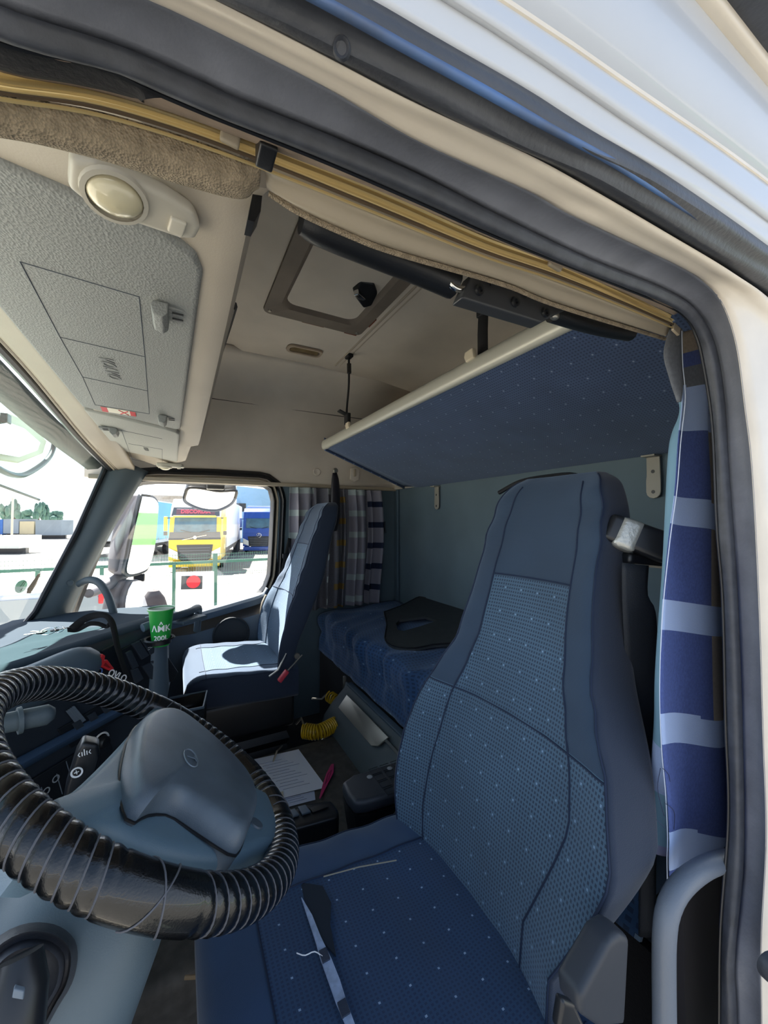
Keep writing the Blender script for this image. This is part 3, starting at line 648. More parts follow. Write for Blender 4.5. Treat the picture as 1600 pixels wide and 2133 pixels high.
MB().prism(O[i0:]+O[:i0+1]+Hl, -th).build('board', mat('board_black', '3a3e40', .6, noise=(30, .2)), tb, smooth=False)
MB().tube([o+pn*.001 for o in O], .004, 6, closed=True).build('raised_edge', M_blacks, tb)

# ================================================================== SEATS
PROF = [(-.74, .435, .235, .04, .03), (-.68, .440, .255, .05, .045), (-.58, .455, .265, .045, .055), (-.48, .475, .262, .072, .055), (-.38, .505, .235, .10, .05), (-.28, .54, .185, .125, .035), (-.18, .575, .164, .115, .028), (-.08, .61, .157, .105, .025), (.0, .64, .150, .10, .022), (.05, .66, .138, .09, .018), (.08, .68, .122, .075, .012), (.098, .70, .095, .05, .004)]
NB = 60
def prof_at(t):
    t = t*(len(PROF)-1); i = min(int(t), len(PROF)-2); q = t-i
    P = [PROF[max(i-1, 0)], PROF[i], PROF[i+1], PROF[min(i+2, len(PROF)-1)]]
    return [.5*(2*b + (c-a)*q + (2*a-5*b+4*c-d)*q*q + (3*b-a-3*c+d)*q**3) for a, b, c, d in zip(*P)]
TW = [0, 0, 1, 0]   # forward shift, lift, width factor, sideways lean
def backpt(cy, t, th, sgn=1, out=0):
    z, x, w_, tk, bo = prof_at(t); n = 5.0; x += TW[0]; w_ *= TW[2]; q_ = min(max((-.46-z)/.17, 0), 1) if TW[0] else 0; cy += TW[3]*(z+.6)+.05*q_; w_ *= 1-.13*q_; z += TW[1]
    cs, sn = math.cos(th), math.sin(th)
    y = w_*math.copysign(abs(cs)**(2/n), cs); xx = tk/2*math.copysign(abs(sn)**(2/n), sn)
    if sn < 0: xx -= bo*abs(y/w_)**3 - .008*math.cos(y/w_*math.pi/2)
    if sn < 0 and abs(y/w_) > .45 and z > -.5: xx -= .0035*math.sin(z*52+y*30+math.sin(z*21)*2)*min(1, (abs(y/w_)-.45)*3)
    f = out/max(abs(w_), .01)
    return V((x+tk/2+xx-(out if sn < 0 else 0), cy+y*(1+f), z))
def seat_back(cy, par, name, mats, sides):
    rows = []; R = 64
    for i in range(R+1):
        t = i/R; rows.append([backpt(cy, t, 2*math.pi*k/NB) for k in range(NB)])
    def mf(i, j):
        t = (i+.5)/R; z = prof_at(t)[0]; th = 2*math.pi*(j+.5)/NB
        if math.sin(th) > -.02: return 2
        y = math.copysign(abs(math.cos(th))**.4, math.cos(th))
        if abs(y) > .965: return 2
        if abs(y) < .64: return 1 if z < -.12 else 0
        return 1 if z < -.37 else 0
    mb = MB().grid(rows, cu=True, mif=mf, caps=True)
    # uv from world coordinates keeps the weave square
    for k in range(len(mb.v)): mb.uv[k] = (mb.v[k].y, mb.v[k].z*1.05)
    b = mb.build(name, mats, par, ang=70)
    sm = MB()
    th_of = lambda yy, sg: 2*math.pi-math.acos(min(1, abs(yy)**2.5)) if sg > 0 else math.pi+math.acos(min(1, abs(yy)**2.5))
    for sg in (-1, 1):
        sm.tube([backpt(cy, t/50, th_of(.64, sg), out=.001) for t in range(2, 46)], .0016, 5)
        sm.tube([backpt(cy, t/50, th_of(.965, sg), out=.001) for t in range(2, 49)], .0018, 5)
    def tz(z):
        return min(range(400), key=lambda k: abs(prof_at(k/400)[0]-z))/400
    for z, y0, y1 in ((-.12, -.64, .64), (-.37, -.965, .965)):
        sm.tube([backpt(cy, tz(z), th_of(abs(y), 1 if y > 0 else -1) if abs(y) > .02 else 1.5*math.pi, out=.001) for y in [y0+(y1-y0)*k/24 for k in range(25)]], .0018, 5)
    sm.build('seam', mat('seam_navy', '12233d', .8), b)
    return b
M_side = mat('seat_side_cloth', '1d2b40', .8, bump=('n', 700, .3), sheen=.2)
def cushion(cy, par, mats, x0=.03, x1=.50, w_=.262, z=-.66):
    rows = []; N = 40
    for i in range(N+1):
        s = i/N; x = x0+(x1-x0)*s
        rf = math.sqrt(max(0, 1-(1-min(s/.16, 1))**2)); e = .35+.65*rf
        top = z - .055*(1-rf) + .012*math.cos(s*math.pi); th = .15*e
        row = []
        for k in range(NB):
            a = 2*math.pi*k/NB; cs, sn = math.cos(a), math.sin(a); n = 5.5
            y = (w_-.02*(1-rf))*math.copysign(abs(cs)**(2/n), cs); zz = th/2*math.copysign(abs(sn)**(2/n), sn)
            if sn > 0: zz += .014*abs(y/w_)**3 - .010*math.cos(y/w_*math.pi/2) + .002*math.sin(x*60+y*25)*math.cos(y*22)
            row.append(V((x, cy+y, top-th/2+zz)))
        rows.append(row)
    def mf(i, j):
        a = 2*math.pi*(j+.5)/NB
        if math.sin(a) < .02: return 2
        y = abs(math.cos(a))**.4
        return 2 if y > .965 else (0 if (y > .6 or i < 7) else 1)
    mb = MB().grid(rows, cu=True, caps=True, mif=mf)
    for k in range(len(mb.v)): mb.uv[k] = (mb.v[k].y, mb.v[k].x)
    c = mb.build('seat_cushion', mats, par, ang=70)
    sm = MB(); js = [min(range(NB//2), key=lambda k: abs(math.copysign(abs(math.cos(2*math.pi*k/NB))**.4, math.cos(2*math.pi*k/NB))-yy)) for yy in (-.965, -.6, .6, .965)]
    for j in js: sm.tube([rows[i][j]+V((0, 0, .001)) for i in range(5, N-2)], .0015, 5)
    sm.tube([rows[7][j]+V((0, 0, .001)) for j in range(js[3], js[0]+1)], .0015, 5)
    sm.build('seam', mat('seam_navy', '12233d', .8), c)
    return c
# --- passenger seat
PY = 2.02
ps = thing('passenger_seat', 'sunlit blue cloth passenger seat by the far window', 'seat', (.3, PY, -1.25))
seat_back(PY, ps, 'backrest', [M_seatp, M_seatw, M_side], 0); cushion(PY, ps, [M_seatp, M_seatw, M_side])
MB().box((.29, PY, -.87), (.40, .46, .16), bev=.02).build('seat_pan', M_black, ps)
bl = MB()
bl.grid([[V((.29+(.17+.012*(i % 2))*cx, PY+(.2+.012*(i % 2))*cy, -1.22+.03*i)) for cx, cy in ((-1, -1), (1, -1), (1, 1), (-1, 1))] for i in range(10)], cu=True).build('suspension_bellows', M_black, ps)
MB().tube([(.44, PY-.265, -.60), (.40, PY-.285, -.66), (.36, PY-.29, -.68)], .004, 6).build('recline_lever', M_steel, ps)
MB().lathe([(0, .008), (.012, .008), (.014, 0)], (.49, PY-.262, -.62), (0, -1, 0), 16).build('pivot_bolt', M_steel, ps)
MB().tube([(.42, 1.74, -1.0), (.38, 1.66, -.97), (.33, 1.60, -1.03)], .004, 6).build('adjust_lever', M_steel, ps)
# --- driver seat
DY = .53; TW[:] = [.045, .003, .95, .06]
ds = thing('driver_seat', 'worn dark blue driver seat nearest the open door with a torn white cushion seam', 'seat', (.3, DY, -1.25))
seat_back(DY, ds, 'backrest', [M_seatp, M_seatw, M_side], 0)
cs_ = cushion(DY, ds, [mat('plain_navy_cloth', '234468', .85, bump=('n', 900, .3), noise=(8, .2), sheen=.2), M_cush, M_side], x0=.035, x1=.54, w_=.28, z=-.675)
MB().box((.30, DY, -.88), (.42, .44, .2), bev=.03).build('seat_pan', M_dark, ds)
tz_ = -.668
tear = [(628, 1868), (650, 1905), (668, 1950), (690, 1995), (708, 2040), (722, 2085), (742, 2140), (724, 2140), (700, 2085), (684, 2040), (668, 1995), (655, 1950), (640, 1905)]
MB().prism([at(u, v, Z=tz_) for u, v in tear], (0, 0, -.004)).build('torn_white_lining', mat('torn_lining', 'aebfdc', .9, noise=(90, .3)), cs_, smooth=False)
for uv_ in ((676, 1990), (716, 2100)): MB().box(at(*uv_, Z=tz_+.001), (.012, .018, .003)).build('dark_cloth_bridge', M_side, cs_)
MB().tube(smoothpl([at(u, v, Z=tz_+.002) for u, v in ((618, 1985), (635, 1990), (655, 1982), (672, 1992))], 10), .0008, 5).build('loose_thread', M_pw, cs_)
MB().tube([at(674, 1826, Z=tz_+.001), at(748, 1806, Z=tz_+.001), at(826, 1792, Z=tz_+.001)], .0012, 5).build('frayed_seam', mat('frayed', '8e8a7c', .9), cs_)
MB().prism([at(u, v, Z=tz_-.003) for u, v in ((626, 1838), (672, 1845), (690, 1880), (688, 1925), (700, 1990), (672, 1960), (640, 1895))], (0, 0, -.003)).build('worn_stain', mat('stain', '1c2633', .95), cs_, smooth=False)
# grey plastic side cover and dark shroud at the near side of the seat
sc_ = [(1272, 1962), (1296, 1946), (1314, 1954), (1304, 2140), (1250, 2145), (1212, 2120), (1208, 2080)]
MB().prism(pix(sc_, .268), (0, .03, 0), .008).build('side_cover', mat('seat_plastic', '33373e', .5), ds)
MB().prism(pix([(1175, 2085), (1200, 2095), (1225, 2150), (1165, 2150)], .25), (0, .01, 0), .004).build('recline_lever', M_blacks, ds)
# belt arm on top of the seat back with tape, and the belt
A0 = at(1262, 1090, Y=.43); A1 = at(1400, 1140, Y=.35)
ax_ = (A1-A0); Rb = frame(ax_, (0, .3, 1))
ba = MB().box((A0+A1)/2+V((0, 0, -.006)), (ax_.length, .052, .034), Rb, .010).build('belt_guide', M_blacks, ds)
tpc = A0.lerp(A1, .33)
MB().box(tpc+V((0, 0, -.008)), (ax_.length*.36, .0565, .038), Rb, .010).build('silver_tape', mat('silver_tape', 'b9b9b2', .35, metal=.5, bump=('n', 90, .8)), ba)
g0_ = at(1335, 1166, Y=.40)
MB().box(g0_, (.075, .03, .022), frame((1, -.3, -.1), (0, 1, 0)), .008).build('belt_slot', M_blacks, ba)
MB().box(g0_+V((-.004, -.012, -.010)), (.055, .012, .004), frame((1, -.3, -.1), (0, 1, 0)), .001).build('torn_lip', mat('torn_foam', 'd8cbb0', .9), ba)
MB().tube(smoothpl([at(u, v, X=.775) for u, v in ((1040, 1026), (1085, 1003), (1150, 992), (1195, 990), (1232, 1006), (1252, 1045), (1266, 1082))], 24), .006, 8).build('shell_edge', M_blacks, ds)
bt = thing('seat_belt', 'dark seat belt webbing running down behind the near side of the driver seat back', 'seat belt', g0_)
bl_ = [(1296, 1172), (1297, 1260), (1305, 1400), (1318, 1560), (1330, 1750), (1330, 1950)]; br_ = [(1352, 1178), (1350, 1240), (1368, 1290), (1372, 1500), (1368, 1750), (1366, 1950)]
ribbon(pix(bl_, .39), pix(br_, .37), 50, 6, .003).build('webbing', mat('webbing_slate', '20252c', .6, bump=('n', 900, .4)), bt, solid=.002, tocam=True)
# buckle beside the driver seat
bu = thing('belt_buckle', 'red belt buckle between the driver seat and the centre armrest', 'buckle', at(820, 1700, Y=.86))
p = at(822, 1712, Y=.84); Rk = frame((.5, -.3, .8), (0, 1, 0))
MB().box(p, (.075, .012, .03), Rk, .004).build('buckle_case', M_blacks, bu); MB().box(p+V((-.006, -.010, .004)), (.068, .008, .022), Rk, .003).build('release_button', mat('buckle_red', 'c93a4c', .4), bu)
bu = thing('belt_buckle', 'small pinkish red belt buckle hanging at the near side of the passenger seat', 'buckle', (.38, 1.70, -.68))
p = at(590, 1408, Y=1.70); Rk = frame((.5, 0, .55), (0, 1, 0))
MB().box(p, (.055, .02, .02), Rk, .005).build('buckle_case', mat('buckle_red', 'c93a4c', .4), bu); MB().tube([p+V((.02, 0, .02)), p+V((.09, .02, .07))], .003, 6).build('stalk', M_steel, bu)
# ================================================================== CENTRE: armrest box, console, papers
ar = thing('armrest_box', 'black armrest storage box with a textured lid between the seats', 'armrest', (.42, .93, -.98))
ZT = -.70
def PZ(pl, z): return [at(u, v, Z=z) for u, v in pl]
lidp = PZ([(712, 1628), (735, 1612), (865, 1572), (905, 1600), (860, 1640), (762, 1668), (738, 1670), (722, 1650)], ZT)
lidc = sum(lidp, V())/len(lidp)
MB().prism([lidc+(p-lidc)*1.0 for p in lidp], (0, 0, -.035), .012).build('lid', mat('armrest_lid', '2a2f37', .5, bump=('n', 500, .2)), ar)
low = [lidc+(p-lidc)*.98+V((0, 0, -.037)) for p in lidp]; bot = [lidc+(p-lidc)*.84+V((.012, 0, -.20)) for p in lidp]
n_ = 40; lo = resamp(low+[low[0]], n_+1)[:-1]; bo_ = resamp(bot+[bot[0]], n_+1)[:-1]
MB().grid([lo, [a.lerp(b, .5)*1.0+V((0, 0, 0)) for a, b in zip(lo, bo_)], bo_], cu=True, caps=True).build('box_body', M_black, ar, ang=60)
gr_ = MB()
for i in range(3):
    for j in range(4):
        p = lidc+V((.03+.035*i, -.045+.03*j, .0005))-V((.02, 0, 0)); gr_.tube([p+V((-.014, -.012, 0)), p+V((.014, -.012, 0)), p+V((.014, .012, 0)), p+V((-.014, .012, 0))], .0008, 5, closed=True)
gr_.build('pressed_pattern', M_blacks, ar)
for u, v in ((770, 1618), (812, 1600)): MB().lathe([(0, .001), (.006, .001), (.008, 0)], at(u, v, Z=ZT+.001), (0, 0, 1), 12).build('worn_patch', mat('worn_grey', '8b9096', .5), ar)
hb_ = thing('handbrake_console', 'small black switch console with a brake lever in front of the armrest', 'console', (.2, .95, -1))
zc = -.80
cp = PZ([(560, 1700), (600, 1690), (640, 1672), (690, 1664), (706, 1685), (706, 1700), (610, 1727), (560, 1742)], zc)
MB().prism(cp, (0, 0, -.10), .012).build('console_body', M_blacks, hb_)
q_ = PZ([(645, 1686), (676, 1676), (684, 1683), (652, 1695)], zc+.001); MB().prism(q_, (0, 0, .004), .001).build('rocker_switch', M_black, hb_)
MB().prism(PZ([(620, 1684), (636, 1680), (648, 1694), (630, 1700)], zc+.001), (0, 0, .006), .002).build('lever_knob', mat('slate_knob', '54606e', .4), hb_)
MB().prism(PZ([(600, 1692), (614, 1687), (624, 1700), (606, 1706)], zc+.001), (0, 0, .005), .002).build('lever_knob', mat('slate_knob', '54606e', .4), hb_)
for u, v in ((700, 1690),): pass
# floor things
tz0 = -.998
def sheet(px, z, name, label, m, lines=0):
    t = thing(name, label, 'paper', at(*px[0], Z=z)); P = PZ(px, z)
    MB().prism(P, (0, 0, .0008)).build('sheet', m, t, smooth=False)
    if lines:
        ln = MB()
        for k in range(lines):
            a = .16+.75*k/lines; L = P[0].lerp(P[3], a); R_ = P[1].lerp(P[2], a); s0 = .08+.1*((k*7) % 3)/3; s1 = .55+.35*((k*5) % 4)/4
            ln.tube([L.lerp(R_, s0)+V((0, 0, .0012)), L.lerp(R_, s1)+V((0, 0, .0012))], .0009, 4)
        ln.build('faint_print', mat('faint_ink', '8d95ae', .8), t)
    return t
sheet([(521, 1584), (622, 1561), (680, 1640), (592, 1662)], tz0+.004, 'paper_sheet', 'large white printed sheet lying on the engine cover', M_paper, 11)
sheet([(590, 1664), (655, 1648), (657, 1666), (596, 1682)], tz0+.001, 'paper_sheet', 'white sheet poking out beneath the large printed sheet', mat('paper_under', 'c6cde2', .8), 3)
sheet([(572, 1655), (590, 1648), (592, 1672), (580, 1680)], tz0+.007, 'paper_slip', 'small cream paper slip at the near edge of the white sheets', mat('cream_paper', 'cfc4ae', .8))
pk = thing('plastic_strap', 'bright pink plastic tag lying beside the white sheet', 'strap', at(680, 1630, Z=tz0))
MB().prism(PZ([(690, 1593), (696, 1592), (695, 1610), (684, 1632), (668, 1664), (665, 1664), (672, 1636), (680, 1612)], tz0+.006), (0, 0, .003), .0012).build('tag_body', mat('pink_plastic', 'c2376f', .4), pk)
MB().tube([p for p in PZ([(691, 1604), (685, 1622), (677, 1634), (683, 1612)], tz0+.010)], .0012, 5, closed=True).build('tag_edge', mat('pink_dark', '7d2148', .4), pk)
# yellow coiled air hoses
def coil(path, R, n, r, name, label):
    P = smoothpl(path, 300); pts = []; up = V((0, 0, 1))
    for i, p in enumerate(P):
        t = (P[min(i+1, 299)]-P[max(i-1, 0)]).normalized(); u_ = (up-t*up.dot(t)).normalized(); s_ = t.cross(u_); a = 2*math.pi*n*i/299
        pts.append(p+(u_*math.cos(a)+s_*math.sin(a))*R)
    t = thing(name, label, 'hose', P[0]); MB().tube(pts, r, 7).build('coil', mat('yellow_hose', 'c9a21c', .35, coat=.3), t); return t, pts
t, pts = coil([at(632, 1522, Z=-.97), at(665, 1524, Z=-.97), at(698, 1508, Z=-.965)], .030, 15, .0042, 'coiled_hose', 'yellow coiled air hose lying on the engine cover against the locker')
MB().tube([pts[0], pts[0]+V((-.01, .0, .03)), at(617, 1508, Z=-.95)], .005, 8).build('hose_end', M_steel, t)
t, pts = coil([at(686, 1450, Z=-.93), at(705, 1465, Z=-.94), at(712, 1492, Z=-.96)], .026, 11, .0042, 'coiled_hose', 'upper yellow coiled air hose hanging behind the passenger seat base')
MB().tube([pts[0], at(670, 1456, Z=-.93), at(650, 1455, Z=-.92)], .005, 8).build('hose_end', M_steel, t)
# small twig in the footwell
tag(MB().tube([at(385, 2036, Z=-.99), at(420, 2034, Z=-.99), at(454, 2036, Z=-.99)], .004, 6).build('cigarette_stub', mat('stub', '9b8467', .8)), 'thin tan stick lying on the floor mat below the steering wheel', 'stick')

# ================================================================== DASHBOARD
DA, DB = V((-.336, 1.12, 0)), V((-.05, 1.45, 0)); de = (DB-DA).normalized(); dn = V((de.y, -de.x, 0))
def DS(a, z, off=0): return DA+de*a+dn*off+V((0, 0, z))
def DP(u, v, off=.0):
    return atp(u, v, DA+dn*off, dn)
dash = thing('dashboard', 'long slate grey truck dashboard wrapping round the driver with switches and a cup holder', 'dashboard', (-.3, 1.2, -.5))
# top pad: from the face edge to the windscreen
ed = [(-.62, .28), (-.60, .6), (-.50, .92), (-.336, 1.12), (-.19, 1.29), (-.05, 1.45), (-.03, 1.52), (-.05, 1.60), (-.06, 1.9), (-.06, 2.36)]
E_ = smoothpl([(x, y, 0) for x, y in ed], 60)
bkx = lambda y: -.66-.2*math.sin(math.pi*min(max((y-.24)/2.1, 0), 1))
rows = []
for p in E_:
    q_ = min(max((p.y-1.48)/.35, 0), 1); zt0 = -.325-.085*q_*q_*(3-2*q_)-.04*max(0, p.y-1.85)/.5; e0 = V((p.x, p.y, zt0)); bk_ = V((min(bkx(p.y), p.x-.05), p.y, -.455))
    hump = .0
    rows.append([V((p.x, p.y, zt0-.07)), e0+V((0, 0, -.012)), e0+V((-.006, .004, -.002)), e0+V((-.03, .02, .004))] + [e0.lerp(bk_, k)+V((0, 0, (.012*math.sin(k*math.pi)) - (.016 if .2 < k < .7 and p.y < 1.25 else 0))) for k in (.2, .3, .4, .55, .7, .85, 1)])
MB().grid(rows).build('top_pad', mat('dash_top', '2b3843', .85, spec=.12, bump=('n', 600, .2)), dash, solid=.02, ang=45, tocam=True)
# face
MB().grid([[V((p.x, p.y, -.33-.115*min(max((p.y-1.46)/.35, 0), 1))), V((p.x+.008, p.y-.006, -.36-.10*min(max((p.y-1.46)/.35, 0), 1))), V((p.x+.010, p.y-.006, -.545)), V((p.x-.0, p.y, -.575)), V((p.x-.02, p.y+.01, -.80)), V((p.x-.05, p.y+.02, -1.2))] for p in E_]).build('face', M_dashd, dash, solid=.02, ang=45, tocam=True)
# blue trim strip along the lower face, and a round edged end
MB().grid([[V((p.x, p.y, 0))+V((.014, -.010, -.52)), V((p.x, p.y, 0))+V((.018, -.014, -.535)), V((p.x, p.y, 0))+V((.014, -.010, -.552))] for p in E_[8:46]]).build('blue_trim', M_bluep, dash, solid=.01, tocam=True)
# rounded column at the passenger-side end of the stack
MB().grid([[DB+V((0, 0, z))+V((.035*math.cos(a)*f-.02, .035*math.sin(a)*f+.0, 0)) for a in [math.pi*(-.55+.15*k) for k in range(10)]] for z, f in ((-.355, .9), (-.37, 1), (-.50, 1.15), (-.54, 1.25), (-.57, 1.1), (-.70, .9), (-1.1, .8))]).build('corner_column', M_dash, dash, solid=.01, tocam=True)
# binnacle roll over the instruments
rl = smoothpl([DP(-160, 1520, .03), DP(-60, 1478, .03), DP(60, 1432, .03), DP(140, 1396, .03), DP(196, 1376, .03)], 20)
MB().tube(rl, [.047]*17+[.045, .040, .028], 16).build('binnacle_hood', M_dash, dash)
# switch panel with rockers, vent, card slot
M_sw = mat('switch_black', '1a1e24', .4); M_key = mat('switch_edge', '6d7985', .5)
def panel(px, off, th, name, m, par, bev=.003): return MB().prism([DP(u, v, off) for u, v in px], -dn*th, bev).build(name, m, par)
pn_ = panel([(190, 1385), (318, 1320), (372, 1400), (362, 1418), (270, 1462), (240, 1425)], .016, .008, 'switch_panel', M_sw, dash)
for px in ([(276, 1342), (292, 1334), (312, 1365), (296, 1374)], [(294, 1333), (308, 1326), (330, 1356), (314, 1364)], [(296, 1388), (314, 1380), (334, 1406), (317, 1416)], [(316, 1378), (330, 1371), (352, 1398), (336, 1405)], [(262, 1360), (274, 1354), (290, 1388), (278, 1394)], [(274, 1396), (288, 1390), (300, 1414), (284, 1424)]):
    panel(px, .022, .010, 'rocker_switch', mat('rocker', '353c45', .3), dash, .002)
textmesh('symbol', '::=', .018, DP(313, 1349, .0245), de, (0, 0, 1), M_pw, pn_); textmesh('symbol', '///', .016, DP(334, 1390, .0245), de, (0, 0, 1), M_pw, pn_)
vn = panel([(122, 1396), (175, 1366), (190, 1385), (138, 1414)], .018, .010, 'air_vent', M_blacks, dash)
for k in range(5):
    a = k/5+.1; p = DP(122+53*a, 1396-30*a, .024); q = DP(138+52*a, 1414-29*a, .024); MB().tube([p, q], .0035, 6).build('louvre', M_key, vn)
panel([(212, 1356), (240, 1342), (262, 1385), (232, 1398)], .018, .006, 'card_slot', M_sw, dash)
lp = panel([(120, 1520), (240, 1450), (262, 1490), (150, 1560)], .014, .006, 'radio_panel', M_sw, dash)
for k in range(3): panel([(152+30*k, 1508-17*k), (168+30*k, 1499-17*k), (176+30*k, 1512-17*k), (160+30*k, 1521-17*k)], .019, .005, 'radio_button', mat('rocker', '353c45', .3), dash, .001)
for k in range(4): panel([(150-4*k, 1472+3*k), (156-4*k, 1470+3*k), (180-4*k, 1500+3*k), (174-4*k, 1503+3*k)], .017, .003, 'louvre', M_key, dash, .001)
lp = panel([(40, 1640), (225, 1528), (246, 1590), (60, 1740)], .004, .006, 'switch_panel', M_sw, dash)
for u, v in ((96, 1648), (116, 1622), (64, 1676)):
    p = DP(u, v, .0125); MB().lathe([(.006, .0), (.0085, .0005), (.0085, .001), (.006, .001)], p, dn, 16).build('dial_symbol', mat('symbol_grey', '9aa1a8', .5), lp)
    MB().tube([DP(u+22, v-36, .0115), DP(u+34, v+6, .0115)], .001, 5).build('divider', M_key, lp)
p = DP(208, 1545, .014); MB().lathe([(.0, .022), (.012, .022), (.015, .018), (.016, 0)], p, dn, 20).build('rotary_knob', M_black, dash)
MB().tube([p+dn*.004+(de*math.cos(a)+V((0, 0, 1))*math.sin(a))*.022 for a in [.2+.2*k for k in range(12)]], .0025, 6).build('knob_ring', M_pw, dash)
# cup holder ledge with its loop handle at the corner
ch = MB().tube(smoothpl([V((-.09, 1.38, -.325)), V((-.03, 1.42, -.315)), V((.035, 1.50, -.317)), V((.07, 1.60, -.325)), V((.075, 1.66, -.36)), V((.072, 1.68, -.43))], 26), .013, 10).build('grab_loop', M_dash, dash)
MB().lathe([(.033, -.02), (.034, -.004), (.040, -.002), (.043, -.006)], (-.045, 1.354, -.350), (0, 0, 1), 28).build('cup_ring', M_black, dash)
MB().box((-.0, 1.52, -.335), (.10, .18, .012), rotz(.7), .004).build('ledge', M_dash, dash)
# tray by the passenger-side corner
MB().grid([[V((x, y, z)) for x, y in ((-.02, 1.56), (.09, 1.56), (.11, 1.70), (-.02, 1.70))] for z in (-.78, -.68)], cu=True).build('side_tray', M_black, dash, solid=.005)
MB().tube([(-.02, 1.56, -.68), (.09, 1.56, -.68), (.11, 1.70, -.68), (-.02, 1.70, -.68)], .005, 6).build('tray_rim', M_dash, dash)
# grab handle on the far A-pillar
pg = thing('grab_handle', 'slim dark grab handle at the foot of the far windscreen pillar', 'handle', at(200, 1215, Y=2.3))
MB().tube(smoothpl([at(166, 1216, Y=2.33), at(185, 1208, Y=2.27), at(205, 1213, Y=2.24), at(222, 1235, Y=2.22), at(236, 1275, Y=2.22), at(240, 1310, Y=2.24)], 24), .017, 10).build('handle_tube', M_pillar, pg)
# windscreen stickers
def WSP(u, v): return on_glass(u, v)+V((.0035, 0, .0))
ws = thing('windscreen_sticker', 'green and white oval sticker low on the windscreen', 'sticker', WSP(42, 1222))
o = WSP(42, 1222); yd_ = (WSP(47, 1205)-o).normalized(); xd_ = (WSP(50, 1222)-WSP(34, 1222)).normalized()
disc = [o+xd_*(.040*math.cos(a))+yd_*(.036*math.sin(a)) for a in [2*math.pi*k/28 for k in range(28)]]
MB().prism(disc, (-.001, 0, 0)).build('disc', mat('sticker_mint', 'e4fff2', .6), ws, smooth=False)
MB().prism([p+V((.0006, 0, 0)) for p in disc[:15]], (-.0004, 0, 0)).build('green_half', mat('sticker_green', '9fe8c4', .6), ws, smooth=False)
textmesh('lettering', 'Л', .035, o+yd_*.012+V((.004, 0, 0)), xd_, yd_, mat('sticker_ink', '2b6d57', .6), ws); textmesh('lettering', '6', .028, o-yd_*.018+V((.004, 0, 0)), xd_, yd_, mat('sticker_ink', '2b6d57', .6), ws)
tag(MB().prism([WSP(u, v) for u, v in ((78, 1196), (83, 1194), (74, 1218), (62, 1236), (54, 1236), (56, 1226), (66, 1212))], (-.002, 0, 0)).build('sticker_remnant', mat('remnant', '6b5f52', .8), smooth=False), 'torn brown sticker remnant on the windscreen beside the green oval', 'sticker')

# things lying on the dashboard
cup = thing('paper_cup', 'green paper cup with white lettering standing in the dashboard corner', 'cup', (-.05, 1.35, -.36))
cc = at(336, 1318, Y=1.35); cc = V((cc.x, 1.35, -.375)); ct = V((at(336, 1270, Y=1.35).x, 1.35, at(336, 1268, Y=1.35).z))
H_ = ct.z-cc.z; cc.x = ct.x
MB().lathe([(0, .002), (.023, 0), (.0235, .001), (.034, H_), (.0365, H_+.001), (.0365, H_-.003), (.0345, H_-.003)], cc, (0, 0, 1), 40).build('cup_wall', mat('cup_green', '1f9a3c', .45), cup)
MB().lathe([(.0335, H_-.0005), (.0225, .004), (0, .004)], cc, (0, 0, 1), 40).build('cup_inside', mat('cup_cream', 'd9dfd0', .7), cup)
MB().lathe([(.0362, H_), (.0375, H_+.002), (.0362, H_+.004), (.0345, H_+.002), (.0362, H_)], cc, (0, 0, 1), 40).build('rolled_rim', mat('cup_rim', 'cfe3cf', .6), cup)
vd = -V((cc.x, cc.y, 0)).normalized(); xd = V((-vd.y, vd.x, 0))
def cuptext(s, size, z, bold=True):
    cu = bpy.data.curves.new('t', 'FONT'); cu.body = s; cu.size = size; cu.align_x = 'CENTER'; cu.align_y = 'CENTER'; cu.extrude = .0003; cu.offset = size*.02
    t_ = bpy.data.objects.new('t', cu); me = bpy.data.meshes.new_from_object(t_); bpy.data.objects.remove(t_)
    for v in me.vertices:
        zz = z+v.co.y; rr = .0235+(.034-.0235)*zz/H_+.0004+v.co.z; a = v.co.x/rr
        v.co = cc+V((0, 0, zz))+vd*(rr*math.cos(a))+xd*(rr*math.sin(a))-V(cup.location)
    me.materials.clear(); me.materials.append(M_pw); ob = bpy.data.objects.new('lettering', me); sc.collection.objects.link(ob); ob.parent = cup
cuptext('ΛMK', .026, H_*.50); cuptext('200L', .020, H_*.24); cuptext('^', .022, H_*.62)
MB().lathe([(.0258, .012), (.0262, .0155)], cc, (0, 0, 1), 40).build('white_band', M_pw, cup)
MB().lathe([(.0248, .006), (.0251, .008)], cc, (0, 0, 1), 40).build('white_band', M_pw, cup)
# lanyard draped over the binnacle
ly = thing('lanyard', 'black fabric lanyard with white lettering looped over the dashboard edge', 'lanyard', DP(230, 1330, .05))
def web(px, off, wd, par, name='strap_loop'):
    P = smoothpl([DP(u, v, o) for (u, v), o in zip(px, off)], 40); rows = []
    for i, p in enumerate(P):
        t = (P[min(i+1, 39)]-P[max(i-1, 0)]).normalized(); s = t.cross(dn*.8+V((0, 0, .5))).normalized(); rows.append([p-s*wd/2, p+s*wd/2])
    return MB().grid(rows).build(name, M_web, par, solid=.0015)
web([(150, 1310), (172, 1292), (196, 1282), (220, 1282), (235, 1300), (246, 1350), (262, 1400), (275, 1425)], [.0, .0, .01, .03, .05, .055, .05, .045], .018, ly)
web([(232, 1292), (222, 1305), (205, 1300), (185, 1300), (160, 1312), (140, 1312)], [.04, .03, .02, .01, .0, .0], .012, ly)
web([(168, 1388), (200, 1398), (236, 1408), (278, 1432)], [.06, .06, .06, .06], .026, ly, 'lettered_band')
web([(175, 1380), (168, 1395), (185, 1410)], [.06, .062, .06], .022, ly)
bdir = (DP(278, 1432, .06)-DP(168, 1388, .06)).normalized(); bup = bdir.cross(-dn).normalized()
if bup.z < 0: bup = -bup
